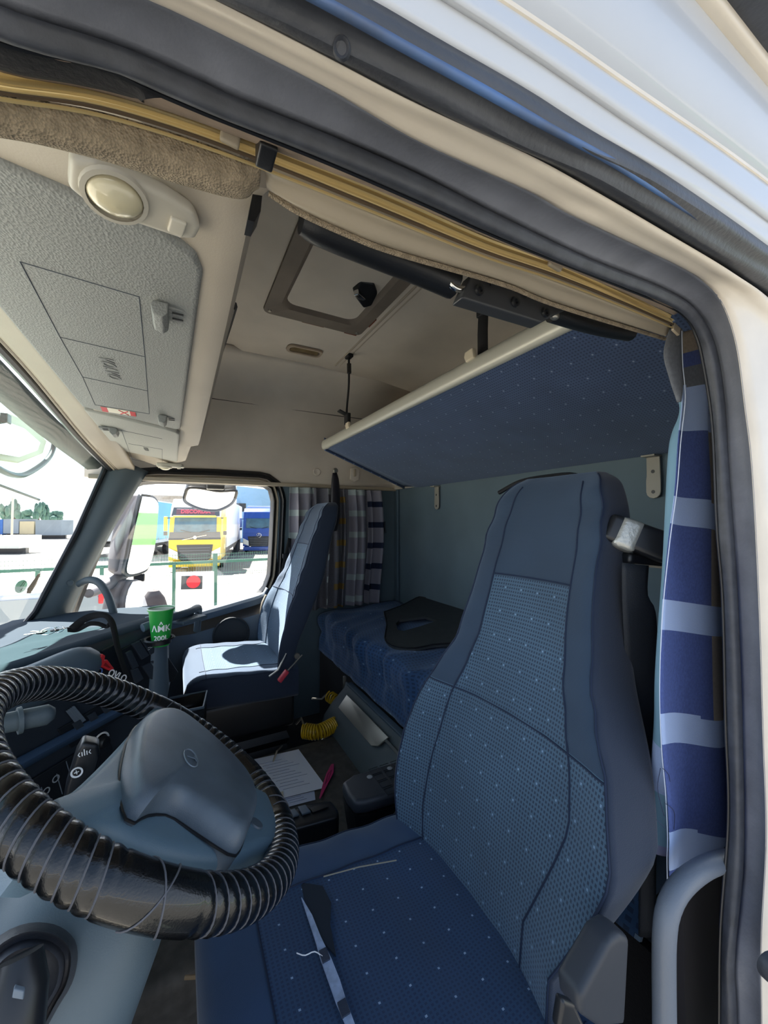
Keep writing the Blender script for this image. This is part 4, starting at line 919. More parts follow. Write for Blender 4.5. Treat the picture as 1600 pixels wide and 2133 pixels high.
textmesh('lettering', 'OVLO', .024, DP(245, 1408, .0625), bdir, bup, M_pw, ly, bold=True); textmesh('lettering', 'VO', .020, DP(180, 1390, .0645), bdir, bup, M_pw, ly, bold=True)
MB().lathe([(.006, .001), (.009, .002), (.009, 0)], DP(206, 1399, .062), dn, 20).build('round_emblem', mat('emblem_blue', '3d5c9e', .5), ly)
rb = thing('plastic_clip', 'red plastic clip hanging from the lanyard against the dashboard', 'clip', DP(220, 1375, .06))
MB().prism([DP(u, v, .062) for u, v in ((204, 1378), (214, 1362), (220, 1366), (218, 1376), (224, 1374), (238, 1392), (236, 1398), (226, 1396), (208, 1388))], -dn*.010, .002).build('clip_body', M_red, rb)
MB().prism([DP(u, v, .0635) for u, v in ((220, 1380), (230, 1390), (228, 1392), (216, 1386))], -dn*.002).build('clip_slot', mat('deep_red', '8a1a1e', .5), rb)
ky = thing('key_ring', 'bunch of keys on a split ring lying on the dashboard top', 'keys', DP(100, 1316, 0))
K = at(100, 1318, Z=-.322)
for k, (dx, dy, r) in enumerate(((0, 0, .016), (.022, .01, .012))):
    MB().tube([K+V((dx+r*math.cos(a), dy+r*math.sin(a), .004+.006*math.sin(a))) for a in [2*math.pi*i/20 for i in range(20)]], .0012, 6, closed=True).build('split_ring', M_chrome, ky)
for a in (2.6, 3.3, .6): 
    R = rotz(a); MB().box(K+R @ V((.035, 0, .003)), (.032, .008, .002), R, .0008).build('key_blade', M_steel, ky); MB().lathe([(0, .002), (.010, .002), (.011, 0), (.010, -.002)], K+R @ V((.016, 0, .003)), (0, 0, 1), 16).build('key_head', M_black, ky)
# ================================================================== STEERING WHEEL
WC = V((-.0269, .6206, -.3408)); WN = V((.764, .055, 1)).normalized(); WR, Wr = .2115, .0240
we = WN.cross(V((0, 1, 0))).normalized(); wg = WN.cross(we)
def wphi(u, v): p = atp(u, v, WC, WN)-WC; return math.atan2(p.dot(wg), p.dot(we))
def wpt(phi, rho=0, psi=0):
    c = we*math.cos(phi)+wg*math.sin(phi)
    return WC+c*(WR+rho*math.cos(psi))+WN*(rho*math.sin(psi))
sw = thing('steering_wheel', 'large steering wheel wrapped in laced glossy black leather', 'steering wheel', WC)
flat = [(wphi(350, 1492), .15), (wphi(578, 1700), .13), (wphi(318, 1875), .17), (wphi(530, 1610), .06)]
def amp(phi):
    a = 1
    for p, w_ in flat:
        d = abs((phi-p+math.pi) % (2*math.pi)-math.pi); a = min(a, max(0, min(1, (d-w_)/.05)))
    return a
NW = 92; N = NW*8; rows = []
for i in range(N):
    phi = 2*math.pi*i/N; row = []
    for k in range(24):
        psi = 2*math.pi*k/24; sk = .035*math.sin(psi-.6); ph = phi+sk
        s = abs(math.sin(NW*ph/2)); r = Wr - .0026*(1-s**.55)*amp(phi)
        row.append(wpt(phi, r, psi))
    rows.append(row)
rim = MB().grid(rows, cu=True, cv=True).build('rim', mat('laced_leather', '08090b', .24, bump=('n', 500, .18), coat=.35), sw, ang=75)
lc = MB()
for i in range(NW):
    phi = 2*math.pi*i/NW
    if amp(phi) < .5: continue
    lc.tube([wpt(phi-.035*math.sin(psi-.6), Wr-.0014, psi) for psi in [2*math.pi*k/24 for k in range(24)]], .0010, 5, closed=True)
lc.build('lacing_thread', mat('thread_grey', '55565c', .6), rim)
for p, w_ in flat[:3]:
    for sg in (-1, 1):
        MB().tube([wpt(p+sg*w_*.9*(k/15-.5), Wr+.0002, -1.0+3.4*k/15) for k in range(16)], .0010, 5).build('cross_stitch', mat('thread_grey', '55565c', .6), rim)
def HP(px, off): return [atp(u, v, WC+WN*off, WN) for u, v in px]
base_px = [(60, 1705), (128, 1672), (215, 1590), (290, 1508), (315, 1482), (345, 1478), (372, 1500), (400, 1530), (460, 1570), (512, 1632), (540, 1690), (585, 1690), (592, 1765), (528, 1790), (480, 1812), (400, 1812), (300, 1792), (225, 1760), (150, 1760), (80, 1780)]
def dome(px, o0, o1, inset, steps=5, name='', m=None, par=None, crown=0):
    P = HP(px, o0); P = smoothpl(P+[P[0]], 70)[:-1]; c = sum(P, V())/len(P); rows = [[p-WN*.035 for p in P], P]
    for k in range(1, steps+1):
        a = k/steps*math.pi/2; rows.append([p.lerp(c, inset*(1-math.cos(a)))+WN*((o1-o0)*math.sin(a)) for p in P])
    for k in range(1, 5): rows.append([p.lerp(c, inset+(1-inset)*k/4.02)+WN*((o1-o0)+crown*(1-(1-k/4)**2)) for p in P])
    return MB().grid(rows, cu=True, caps=True).build(name, m, par, ang=60), c
hub, hc_ = dome(base_px, -.004, .012, .10, 5, 'spoke_body', mat('spoke_slate', '5f7684', .42, bump=('n', 800, .15)), sw, .01)
cov_px = [(262, 1548), (285, 1512), (325, 1497), (366, 1510), (440, 1572), (500, 1640), (522, 1695), (512, 1735), (492, 1782), (462, 1772), (405, 1735), (350, 1700), (305, 1700), (272, 1716), (252, 1680), (248, 1615)]
cov, cc2 = dome(cov_px, .014, .042, .14, 6, 'airbag_cover', M_hub, sw, .006)
MB().tube(smoothpl([p for p in HP(cov_px+[cov_px[0]], .015)], 70)[:-1], .0016, 6, closed=True).build('cover_gap', M_black, sw)
eo = atp(398, 1578, WC+WN*.049, WN)
MB().tube([eo+we*(.010*math.cos(a))+wg*(.022*math.sin(a)) for a in [2*math.pi*k/28 for k in range(28)]], .0009, 5, closed=True).build('emblem_ring', M_key, cov)
textmesh('emblem_mark', 'T', .020, eo+WN*.0005, -wg*1+we*.2, -we, M_key, cov)
MB().lathe([(0, .002), (.010, .002), (.011, 0)], atp(533, 1716, WC+WN*.014, WN), WN, 20).build('horn_button', M_hub, sw)
# small screw boss where the top spoke meets the rim
MB().lathe([(0, .004), (.003, .004), (.006, .001), (.007, 0)], atp(330, 1502, WC+WN*.012, WN), WN, 16).build('screw_boss', M_hub, sw)
# ---- column
col = thing('steering_column', 'slate plastic steering column shroud with control stalks below the wheel', 'steering column', (-.15, .58, -.8))
def loft(cs, n=40, e=3.0):
    rows = []
    for c, a, b in cs: rows.append([V(c)+V((a*math.copysign(abs(math.cos(t))**(2/e), math.cos(t)), b*math.copysign(abs(math.sin(t))**(2/e), math.sin(t)), 0)) for t in [2*math.pi*k/n for k in range(n)]])
    return rows
MB().grid(loft([((-.07, .60, -.385), .055, .08), ((-.085, .60, -.41), .085, .115), ((-.11, .59, -.48), .105, .13), ((-.15, .57, -.56), .11, .13), ((-.20, .56, -.66), .11, .12), ((-.25, .56, -.85), .12, .12), ((-.28, .56, -1.22), .14, .13)]), cu=True, caps=True).build('shroud', mat('shroud_slate', '58676f', .45, bump=('n', 700, .15)), col, ang=60)
MB().grid(loft([((-.02, .60, -.375), .05, .075), ((-.03, .60, -.40), .06, .085), ((-.06, .60, -.44), .05, .07)]), cu=True, caps=True).build('wheel_boss', M_hub, col, ang=60)
def stalk(a, b, r0, r1, name, m, par): 
    P = [a.lerp(b, k/12) for k in range(13)]; return MB().tube(P, [r0+(r1-r0)*k/12 for k in range(12)]+[r1*.6], 14).build(name, m, par, ang=60)
s1 = stalk(at(-60, 1520, Y=.74), at(112, 1486, Y=.78), .013, .015, 'indicator_stalk', M_pillar, col)
MB().tube([at(36, 1502, Y=.76), at(46, 1499, Y=.762)], .019, 16).build('stalk_collar', M_pillar, s1)
hs = [at(u, v, Y=.76) for u, v in ((126, 1700), (136, 1640), (158, 1570), (172, 1546), (206, 1552), (208, 1580), (190, 1650), (160, 1720))]
s2 = MB().prism(hs, (-.004, .03, .0), .006).build('retarder_stalk', M_blacks, col)
o = at(160, 1609, Y=.754); MB().lathe([(.0055, 0), (.008, .0005), (.008, .0)], o, (0, -1, 0), 18).build('stalk_symbol', M_pw, s2)
textmesh('stalk_symbol', '+', .013, o+V((0, -.001, 0)), (1, 0, .2), (-.2, 0, 1), M_pw, s2); textmesh('stalk_symbol', '‹ılı‹', .014, at(176, 1568, Y=.753), (1, 0, .1), (-.1, 0, 1), M_pw, s2)
# ---- rubber gaiter with lever on the lower shroud
ga = thing('gear_lever', 'black lever in an oval rubber gaiter at the bottom left corner', 'lever', at(80, 2050, Y=.45))
def oval(sc2, Y): 
    px = [(-60, 2090), (-30, 2000), (10, 1958), (60, 1938), (110, 1942), (142, 1966), (150, 2000), (140, 2050), (115, 2095), (85, 2150), (30, 2230), (-30, 2210)]
    cx, cy = 50, 2070; return smoothpl([at(cx+(u-cx)*sc2, cy+(v-cy)*sc2, Y=Y) for u, v in px+[px[0]]], 50)[:-1]
MB().grid([oval(1.12, .475), oval(1.05, .46), oval(.98, .452), oval(.93, .462), oval(.86, .462), oval(.80, .45), oval(.73, .447), oval(.66, .458), oval(.4, .47)], cu=True, caps=True).build('rubber_gaiter', M_rub, ga, ang=60)
MB().tube([at(45, 1990, Y=.43), at(40, 2060, Y=.42), at(20, 2160, Y=.41), at(-10, 2300, Y=.40)], [.014, .019, .022, .024], 16).build('lever_grip', M_blacks, ga)
MB().prism([at(u, v, Y=.395) for u, v in ((28, 2060), (50, 2066), (48, 2084), (24, 2080))], (0, .004, 0), .001).build('grip_mark', M_key, ga)
# panel under the column towards the pedals
struct(MB().grid([[V((x, y, -1.22)) for x in (-.75, -.4, -.02)] for y in (.2, .5, .95)]).build('trim_37', M_dark, solid=.01))

# ================================================================== CURTAINS
C_navy = mat('curtain_navy', '4d5f9c', .9, noise=(240, .25), bump=('n', 800, .3)); C_lt = mat('curtain_pale_blue', 'a6bae0', .9, bump=('n', 800, .3))
C_bg = mat('curtain_beige', '9b8f82', .9, noise=(260, .2)); C_cy = mat('curtain_back_blue', '7fa6bd', .9); C_gy = mat('curtain_grey', '6d7178', .9, noise=(200, .2))
nc = thing('window_curtain', 'narrow blue and white checked curtain hanging at the rear edge of the doorway', 'curtain', at(1440, 1700, Y=.31))
L_ = [(1418, 690), (1420, 760), (1424, 800), (1425, 840), (1416, 920), (1408, 1020), (1394, 1120), (1380, 1250), (1374, 1350), (1372, 1450), (1376, 1560), (1384, 1650), (1388, 1740), (1387, 1800), (1390, 1905)]
R_ = [(1450, 690), (1478, 740), (1490, 820), (1500, 900), (1512, 1000), (1520, 1100), (1528, 1250), (1536, 1400), (1544, 1600), (1550, 1750), (1548, 1850), (1540, 1915)]
La = resamp(smoothpl(pix(L_, .30), 200), 200); Ra = resamp(smoothpl(pix(R_, .325), 200), 200)
bands = [(0, 730, 2), (730, 762, 0), (762, 800, 3), (800, 895, 1), (895, 1036, 0), (1036, 1092, 1), (1092, 1248, 0), (1248, 1312, 1), (1312, 1484, 0), (1484, 1545, 1), (1545, 1725, 0), (1725, 1800, 1), (1800, 2400, 0)]
def vpix(p): d = p.dot(FW); return 1066.5-F_PX*p.dot(UP)/d
rows = []
for a, b in zip(La, Ra):
    rows.append([a.lerp(b, k/16)+V((0, .006*math.sin(k/16*9+a.z*2), 0)) for k in range(17)])
def cm(i, j):
    v = vpix(rows[i][4])+(4-j)*.3
    for a, b, m in bands:
        if a <= v < b:
            if m == 0 and j >= 9 and v < 1500: return 2
            return m
    return 0
MB().grid(rows, mif=cm).build('front_fold', [C_navy, C_lt, C_bg, C_gy], nc, solid=.0012, tocam=True)
L2 = [(1388, 700), (1385, 740), (1400, 800), (1418, 850), (1400, 900), (1392, 940), (1386, 1040), (1380, 1180), (1371, 1300), (1364, 1420), (1362, 1500), (1355, 1600), (1351, 1700), (1347, 1770)]
R2 = [(1428, 700), (1424, 740), (1426, 800), (1428, 850), (1420, 900), (1414, 940), (1408, 1040), (1396, 1180), (1388, 1300), (1380, 1420), (1382, 1500), (1388, 1600), (1392, 1700), (1394, 1785)]
MBc = ribbon(pix(L2, .335), pix(R2, .312), 120, 8, .004)
MBc.mi = [(3 if (k//8) < 14 else (1 if 95 < (k//8) < 106 else 2 if (k//8) > 116 else 0)) for k in range(len(MBc.f))]
MBc.build('back_fold', [C_cy, C_lt, mat('hem_lilac', '8f93b5', .9), C_gy], nc, solid=.0012, tocam=True)
ribbon(pix([(1398, 676), (1384, 735), (1396, 790), (1410, 838)], .305), pix([(1424, 690), (1420, 730), (1424, 790), (1420, 836)], .300), 30, 5, .003).build('bunched_top', C_gy, nc, solid=.0015, tocam=True)
MB().tube(smoothpl([p+V((0, -.0015, 0)) for p in pix(L_, .30)], 120), .0007, 5).build('frayed_edge', mat('thread_pale', 'c9d2e4', .8), nc)
for px in ([(1376, 1600), (1370, 1640), (1378, 1680), (1384, 1700)], [(1385, 1725), (1372, 1712), (1368, 1708)], [(1380, 1600), (1392, 1612), (1396, 1628)], [(1384, 1672), (1404, 1690), (1404, 1728)]):
    MB().tube(smoothpl(pix(px, .296), 12), .0005, 4).build('loose_thread', mat('thread_dark', '2a3350', .8), nc)
MB().box(at(1408, 686, Y=.298), (.018, .004, .012), frame((1, 0, -.3), (0, 1, 0)), .001).build('runner_hook', mat('hook_cream', 'b9ac98', .5), nc)
# far curtain behind the passenger seat
fc = thing('window_curtain', 'grey curtain with ochre, pale and navy patches drawn behind the passenger seat', 'curtain', (.9, 2.36, -.5))
F_g = mat('curtain_dark_grey', '73737b', .95, noise=(90, .15)); F_p = mat('curtain_pale_patch', 'a9b4b4', .95); F_o = mat('curtain_ochre', '8d7440', .95); F_n = mat('curtain_navy_patch', '1d2740', .95); F_l = mat('curtain_lilac_grey', '8b8994', .95)
NX, NZ = 150, 60; x0_, x1_ = at(602, 1100, Y=2.37).x, at(790, 1100, Y=2.37).x
rows = []
for i in range(NZ+1):
    z = .21-(.21+.56)*i/NZ; row = []
    gather = 1-.04*math.exp(-i/4)
    for k in range(NX+1):
        s = k/NX; f = 10; am = .026*(.5+.5*min(1, i/10))
        row.append(V((x0_+(x1_-x0_)*s+.012*math.sin(s*40)+.02*math.sin(i*.08)*s, 2.355+am*math.sin(s*f*2*math.pi+.5*math.sin(i*.1)), z)))
    rows.append(row)
def fm(i, k):
    s = k/NX; ph = i % 11
    if s < .25: return 1 if ph < 3 else 4
    if .46 < s < .60: return 2 if 4 <= ph < 7 else 0
    if .62 < s < .80: return 1 if ph < 3 else 4
    if s > .82: return 3 if 6 <= ph < 9 else 4
    return 1 if (ph < 3 and .36 < s < .44) else 0
MB().grid(rows, mif=fm).build('pleated_cloth', [F_g, F_p, F_o, F_n, F_l], fc, solid=.0012, ang=80, tocam=True)
# far belt on the side wall
fb = thing('seat_belt', 'dark seat belt guide and webbing hanging in front of the far curtain', 'seat belt', at(700, 990, Y=2.32))
wpts = pix([(702, 985), (706, 1000), (708, 1030), (708, 1075), (703, 1105)], 2.31)
wq = pix([(693, 985), (691, 1000), (690, 1030), (690, 1075), (691, 1108)], 2.30)
ribbon(wq, wpts, 20, 5, .008).build('belt_guide', mat('guide_dark', '25232a', .4), fb, solid=.01, tocam=True)
MB().lathe([(0, .01), (.012, .01), (.016, .004), (.017, 0)], at(699, 980, Y=2.32), (0, -1, 0), 16).build('pivot', M_steel, fb)
fb2 = thing('seat_belt', 'black belt webbing and tongue hanging beside the far door pillar', 'seat belt', at(590, 1200, Y=2.38))
ribbon(pix([(600, 1120), (590, 1165), (580, 1215), (573, 1250)], 2.36), pix([(607, 1122), (603, 1165), (598, 1210), (590, 1250)], 2.36), 16, 3, .002).build('webbing', M_web, fb2, solid=.003, tocam=True)
MB().box(at(597, 1158, Y=2.345), (.05, .012, .03), None, .004).build('tongue', M_blacks, fb2)
# fittings on the far upper wall
struct(MB().lathe([(.0, .0), (.008, .001), (.022, .004), (.026, 0)], at(660, 983, Y=2.425), (0, -1, 0), 20).build('trim_38', M_ceil))
ck = thing('coat_hook', 'small beige coat hook plate high on the far wall beside the belt', 'hook', at(740, 986, Y=2.42))
MB().prism(pix([(731, 975), (742, 972), (750, 978), (748, 1000), (738, 1004), (730, 998)], 2.405), (0, .02, 0), .006).build('plate', M_ceil, ck); MB().box(at(739, 985, Y=2.40), (.012, .02, .05), None, .004).build('hook', M_trimb, ck)
pt = thing('wall_pocket', 'small framed recess on the blue grey side wall beside the curtain', 'pocket', at(797, 1098, Y=2.43))
MB().tube(pix([(788, 1088), (801, 1088), (803, 1108), (789, 1109)], 2.415), .010, 8, closed=True).build('frame', M_pillar, pt)
struct(MB().lathe([(0, .008), (.014, .007), (.018, 0)], at(815, 1119, X=1.385), (-1, 0, 0), 18).build('trim_39', M_steel))
# lower grab handle in the doorway
gl2 = thing('grab_handle', 'thick grey curved grab handle at the bottom right of the doorway', 'handle', at(1400, 1900, Y=.255))
hpx = [(1545, 1788), (1500, 1795), (1455, 1815), (1415, 1850), (1392, 1895), (1384, 1950), (1383, 2030), (1384, 2133), (1386, 2350), (1388, 2700)]
MB().tube(smoothpl(pix(hpx, .262), 60), .0125, 16).build('handle_tube', mat('handle_grey', '6d747e', .45, bump=('n', 600, .15)), gl2)
# ================================================================== OUTSIDE
GZ = -EYE
M_conc = mat('pale_concrete', 'b9b2a4', .9, noise=(.3, .12)); M_grass = mat('grass_green', '37701f', .95, noise=(.25, .3)); M_gravel = mat('gravel', '8f8a80', .95, noise=(2, .3))
def flat(x0, x1, y0, y1, z, name, m, n=1):
    return struct(MB().grid([[V((x0+(x1-x0)*i/n, y0+(y1-y0)*j/n, z)) for i in range(n+1)] for j in range(n+1)]).build(name, m, recalc=False))
flat(-300, 400, -300, 400, GZ, 'ground', M_conc)
struct(MB().grid([[V((-60, -60, GZ+.01)), V((60, -60, GZ+.01))], [V((-60, -.3, GZ+.01)), V((60, -.3, GZ+.01))]]).build('bounce_damping_ground', mat('bounce_damping_ground', '6e6c68', .9, noise=(3, .3)), recalc=False))  # unseen dark ground added behind the viewpoint to cut light bounced onto the cab
flat(30, 330, -40, 200, GZ+.02, 'field', M_grass)
flat(2, 30, 20, 60, GZ+.015, 'yard', M_gravel)
# --- mirrors outside the passenger window
mr = thing('wing_mirror', 'tall grey wing mirror outside the passenger window reflecting a green field', 'mirror', at(290, 1190, Y=2.75))
hs_ = [(283, 1036), (268, 1060), (254, 1105), (245, 1150), (243, 1190), (258, 1200), (272, 1193), (282, 1140), (292, 1080), (297, 1032)]
gl_px = [(297, 1034), (318, 1037), (328, 1046), (330, 1062), (324, 1130), (314, 1172), (302, 1188), (266, 1194), (272, 1150), (284, 1090)]
gp0 = V((-.16, 2.76, .1)); gn = V((.80, -.62, -.02)).normalized()
GP = [atp(u, v, gp0, gn) for u, v in gl_px]; gc = sum(GP, V())/len(GP)
MB().prism([gc+(p-gc)*1.06-gn*.012 for p in GP], -gn*.09, .02).build('housing', mat('mirror_housing', '6c6a70', .5), mr)
MB().grid([[gc+(p-gc)*1.0-gn*.004 for p in smoothpl(GP+[GP[0]], 60)], [gc+(p-gc)*1.07-gn*.006 for p in smoothpl(GP+[GP[0]], 60)], [gc+(p-gc)*1.06-gn*.03 for p in smoothpl(GP+[GP[0]], 60)]]).build('bezel', M_blacks, mr, solid=.003)
MB().prism(smoothpl(GP+[GP[0]], 60)[:-1], -gn*.003).build('mirror_glass', M_mirror, mr, smooth=False)
MB().prism([gc-gn*.04+V((-.20+.02, 0, z)) if False else atp(u, v, gp0-gn*.06, gn) for u, v in hs_], -gn*.07, .02).build('housing_side', mat('mirror_housing', '6c6a70', .5), mr)
MB().tube(smoothpl([at(258, 1195, Y=2.78), at(235, 1212, Y=2.7), at(205, 1228, Y=2.6), at(185, 1236, Y=2.5)], 12), [.035-.001*i for i in range(12)], 10).build('mirror_arm', mat('mirror_housing', '6c6a70', .5), mr)
m2 = thing('wing_mirror', 'short wide-angle wing mirror below the tall one outside the passenger window', 'mirror', at(280, 1260, Y=2.75))
g2 = [(277, 1212), (294, 1210), (299, 1222), (298, 1250), (290, 1275), (270, 1280), (262, 1270), (266, 1235)]
gp0b = V((-.17, 2.74, -.45)); gnb = V((.80, -.60, .02)).normalized(); GQ = [atp(u, v, gp0b, gnb) for u, v in g2]; gcb = sum(GQ, V())/len(GQ)
MB().prism([gcb+(p-gcb)*1.1-gnb*.008 for p in GQ], -gnb*.10, .02).build('housing', mat('mirror_housing', '6c6a70', .5), m2)
MB().prism(smoothpl(GQ+[GQ[0]], 40)[:-1], -gnb*.003).build('mirror_glass', M_mirror, m2, smooth=False)
MB().prism([atp(u, v, gp0b-gnb*.04, gnb) for u, v in ((258, 1208), (276, 1206), (272, 1240), (262, 1290), (232, 1290), (240, 1240))], -gnb*.08, .02).build('housing_side', mat('mirror_housing', '6c6a70', .5), m2)
MB().box(at(290, 1203, Y=2.82), (.06, .04, .05), None, .01).build('mount', M_blacks, m2)
km = thing('kerb_mirror', 'wide kerb mirror with a dark rim hanging above the passenger window outside', 'mirror', at(440, 1040, Y=2.62))
kp = [(389, 1022), (396, 1016), (420, 1017), (455, 1023), (488, 1022), (491, 1030), (484, 1046), (468, 1057), (448, 1063), (420, 1060), (395, 1050), (385, 1040)]
kn = V((0, -.62, -.78)).normalized(); k0 = at(438, 1040, Y=2.66); KP = smoothpl([atp(u, v, k0, kn) for u, v in kp+[kp[0]]], 60)[:-1]; kc = sum(KP, V())/60
MB().prism([kc+(p-kc)*1.03-kn*.004 for p in KP], -kn*.05, .015).build('housing', M_blacks, km); MB().prism(KP, -kn*.003).build('mirror_glass', M_mirror, km, smooth=False); MB().tube([kc+(p-kc)*1.02 for p in KP], .010, 8, closed=True).build('dark_rim', M_blacks, km)
MB().box(at(447, 1013, Y=2.60), (.10, .22, .05), None, .01).build('bracket', M_blacks, km)
# --- green exterior sun visor and front mirror beyond the windscreen
vz = thing('exterior_sun_visor', 'green tinted exterior sun visor above the windscreen', 'sun visor', (-.55, 1.3, .35))
vt = smoothpl([(-.33, 2.38, .30), (-.40, 1.9, .375), (-.42, 1.33, .43), (-.41, .8, .44), (-.36, .35, .40)], 30)
vb = [p+V((-.30+.10*abs(i/29-.5), .0, -.20)) for i, p in enumerate(vt)]
MB().grid([[a, a.lerp(b, .5)+V((-.03, 0, .02)), b] for a, b in zip(vt, vb)]).build('tinted_panel', M_tint, vz, recalc=False)
MB().tube(vb, .006, 6).build('lower_edge', mat('visor_edge', '3f5f5a', .5), vz)
MB().grid([[a+V((.0, 0, .0)), a+V((-.03, 0, -.03)), a+V((-.07, 0, -.035))] for a in vt]).build('mount_strip', mat('mount_grey', '4a544f', .6), vz, solid=.01)
fm_ = thing('front_mirror', 'dark framed front blind spot mirror on a curved arm beyond the top of the windscreen', 'mirror', at(60, 930, X=-.85))
fX = -.80
MB().tube(smoothpl([at(u, v, X=fX) for u, v in ((112, 895), (112, 930), (98, 958), (60, 985), (30, 990), (-10, 972), (-60, 930))], 30), .016, 10).build('curved_arm', M_blacks, fm_)
MB().prism([at(u, v, X=fX-.02) for u, v in ((-60, 880), (20, 860), (60, 878), (98, 918), (90, 945), (40, 965), (-60, 950))], (-.03, 0, 0), .01).build('mirror_head', mat('mirror_tan', 'a9a48f', .4), fm_)
MB().prism([at(u, v, X=fX+.01) for u, v in ((-60, 895), (18, 880), (50, 892), (84, 922), (78, 938), (40, 952), (-60, 935))], (-.006, 0, 0)).build('mirror_glass', M_mirror, fm_, smooth=False)
MB().box(at(12, 872, X=fX), (.03, .06, .05), None, .006).build('arm_joint', M_blacks, fm_)
# --- yard fence
FYD = 11.0
fn = thing('yard_fence', 'green welded mesh fence across the yard outside the passenger window', 'fence', at(400, 1172, Y=FYD))
M_fen = mat('fence_green', '3d6b5c', .6)
zt_ = at(400, 1153, Y=FYD).z; zr_ = at(400, 1172, Y=FYD).z
mesh_ = MB()
x = -7.0
while x < 5.0:
    mesh_.box((x, FYD, (zt_+GZ)/2), (.006, .006, zt_-GZ)); x += .06
for z in (zt_-.03, zt_-.12, zr_-.3, zr_-.6, zr_-.9, GZ+.1): mesh_.box((-1, FYD, z), (12, .008, .008))
mesh_.build('wire_mesh', M_fen, fn, smooth=False)
MB().box((-1, FYD, zr_), (12, .04, .07)).build('top_rail', M_fen, fn)
for u, h in ((213, 0), (363, 0), (448, .22), (560, 0), (80, 0)):
    p = at(u, 1172, Y=FYD); MB().box((p.x, FYD-.03, (zr_+h+GZ)/2), (.075 if h == 0 else .11, .06, zr_+h-GZ)).build('post', M_fen, fn)
sg = thing('fence_sign', 'white board with a black panel and red disc hanging on the fence', 'sign', at(402, 1215, Y=FYD-.1))
MB().prism(pix([(366, 1192), (446, 1190), (446, 1262), (366, 1264)], FYD-.08), (0, .02, 0)).build('board', mat('sign_white', 'e8e8e6', .7), sg, smooth=False)
MB().prism(pix([(378, 1200), (422, 1200), (421, 1227), (377, 1228)], FYD-.10), (0, .015, 0)).build('black_panel', mat('sign_dark', '3c3f42', .7), sg, smooth=False)
c_ = at(403, 1212, Y=FYD-.12); MB().lathe([(0, .0), (.158, .0), (.158, .01)], c_, (0, 1, 0), 36).build('red_disc', mat('sign_red', 'e2202c', .6), sg)
textmesh('sign_text', 'STOP', .10, c_+V((0, -.006, 0)), (1, 0, 0), (0, 0, 1), mat('sign_red2', 'f06a70', .6), sg) if False else None
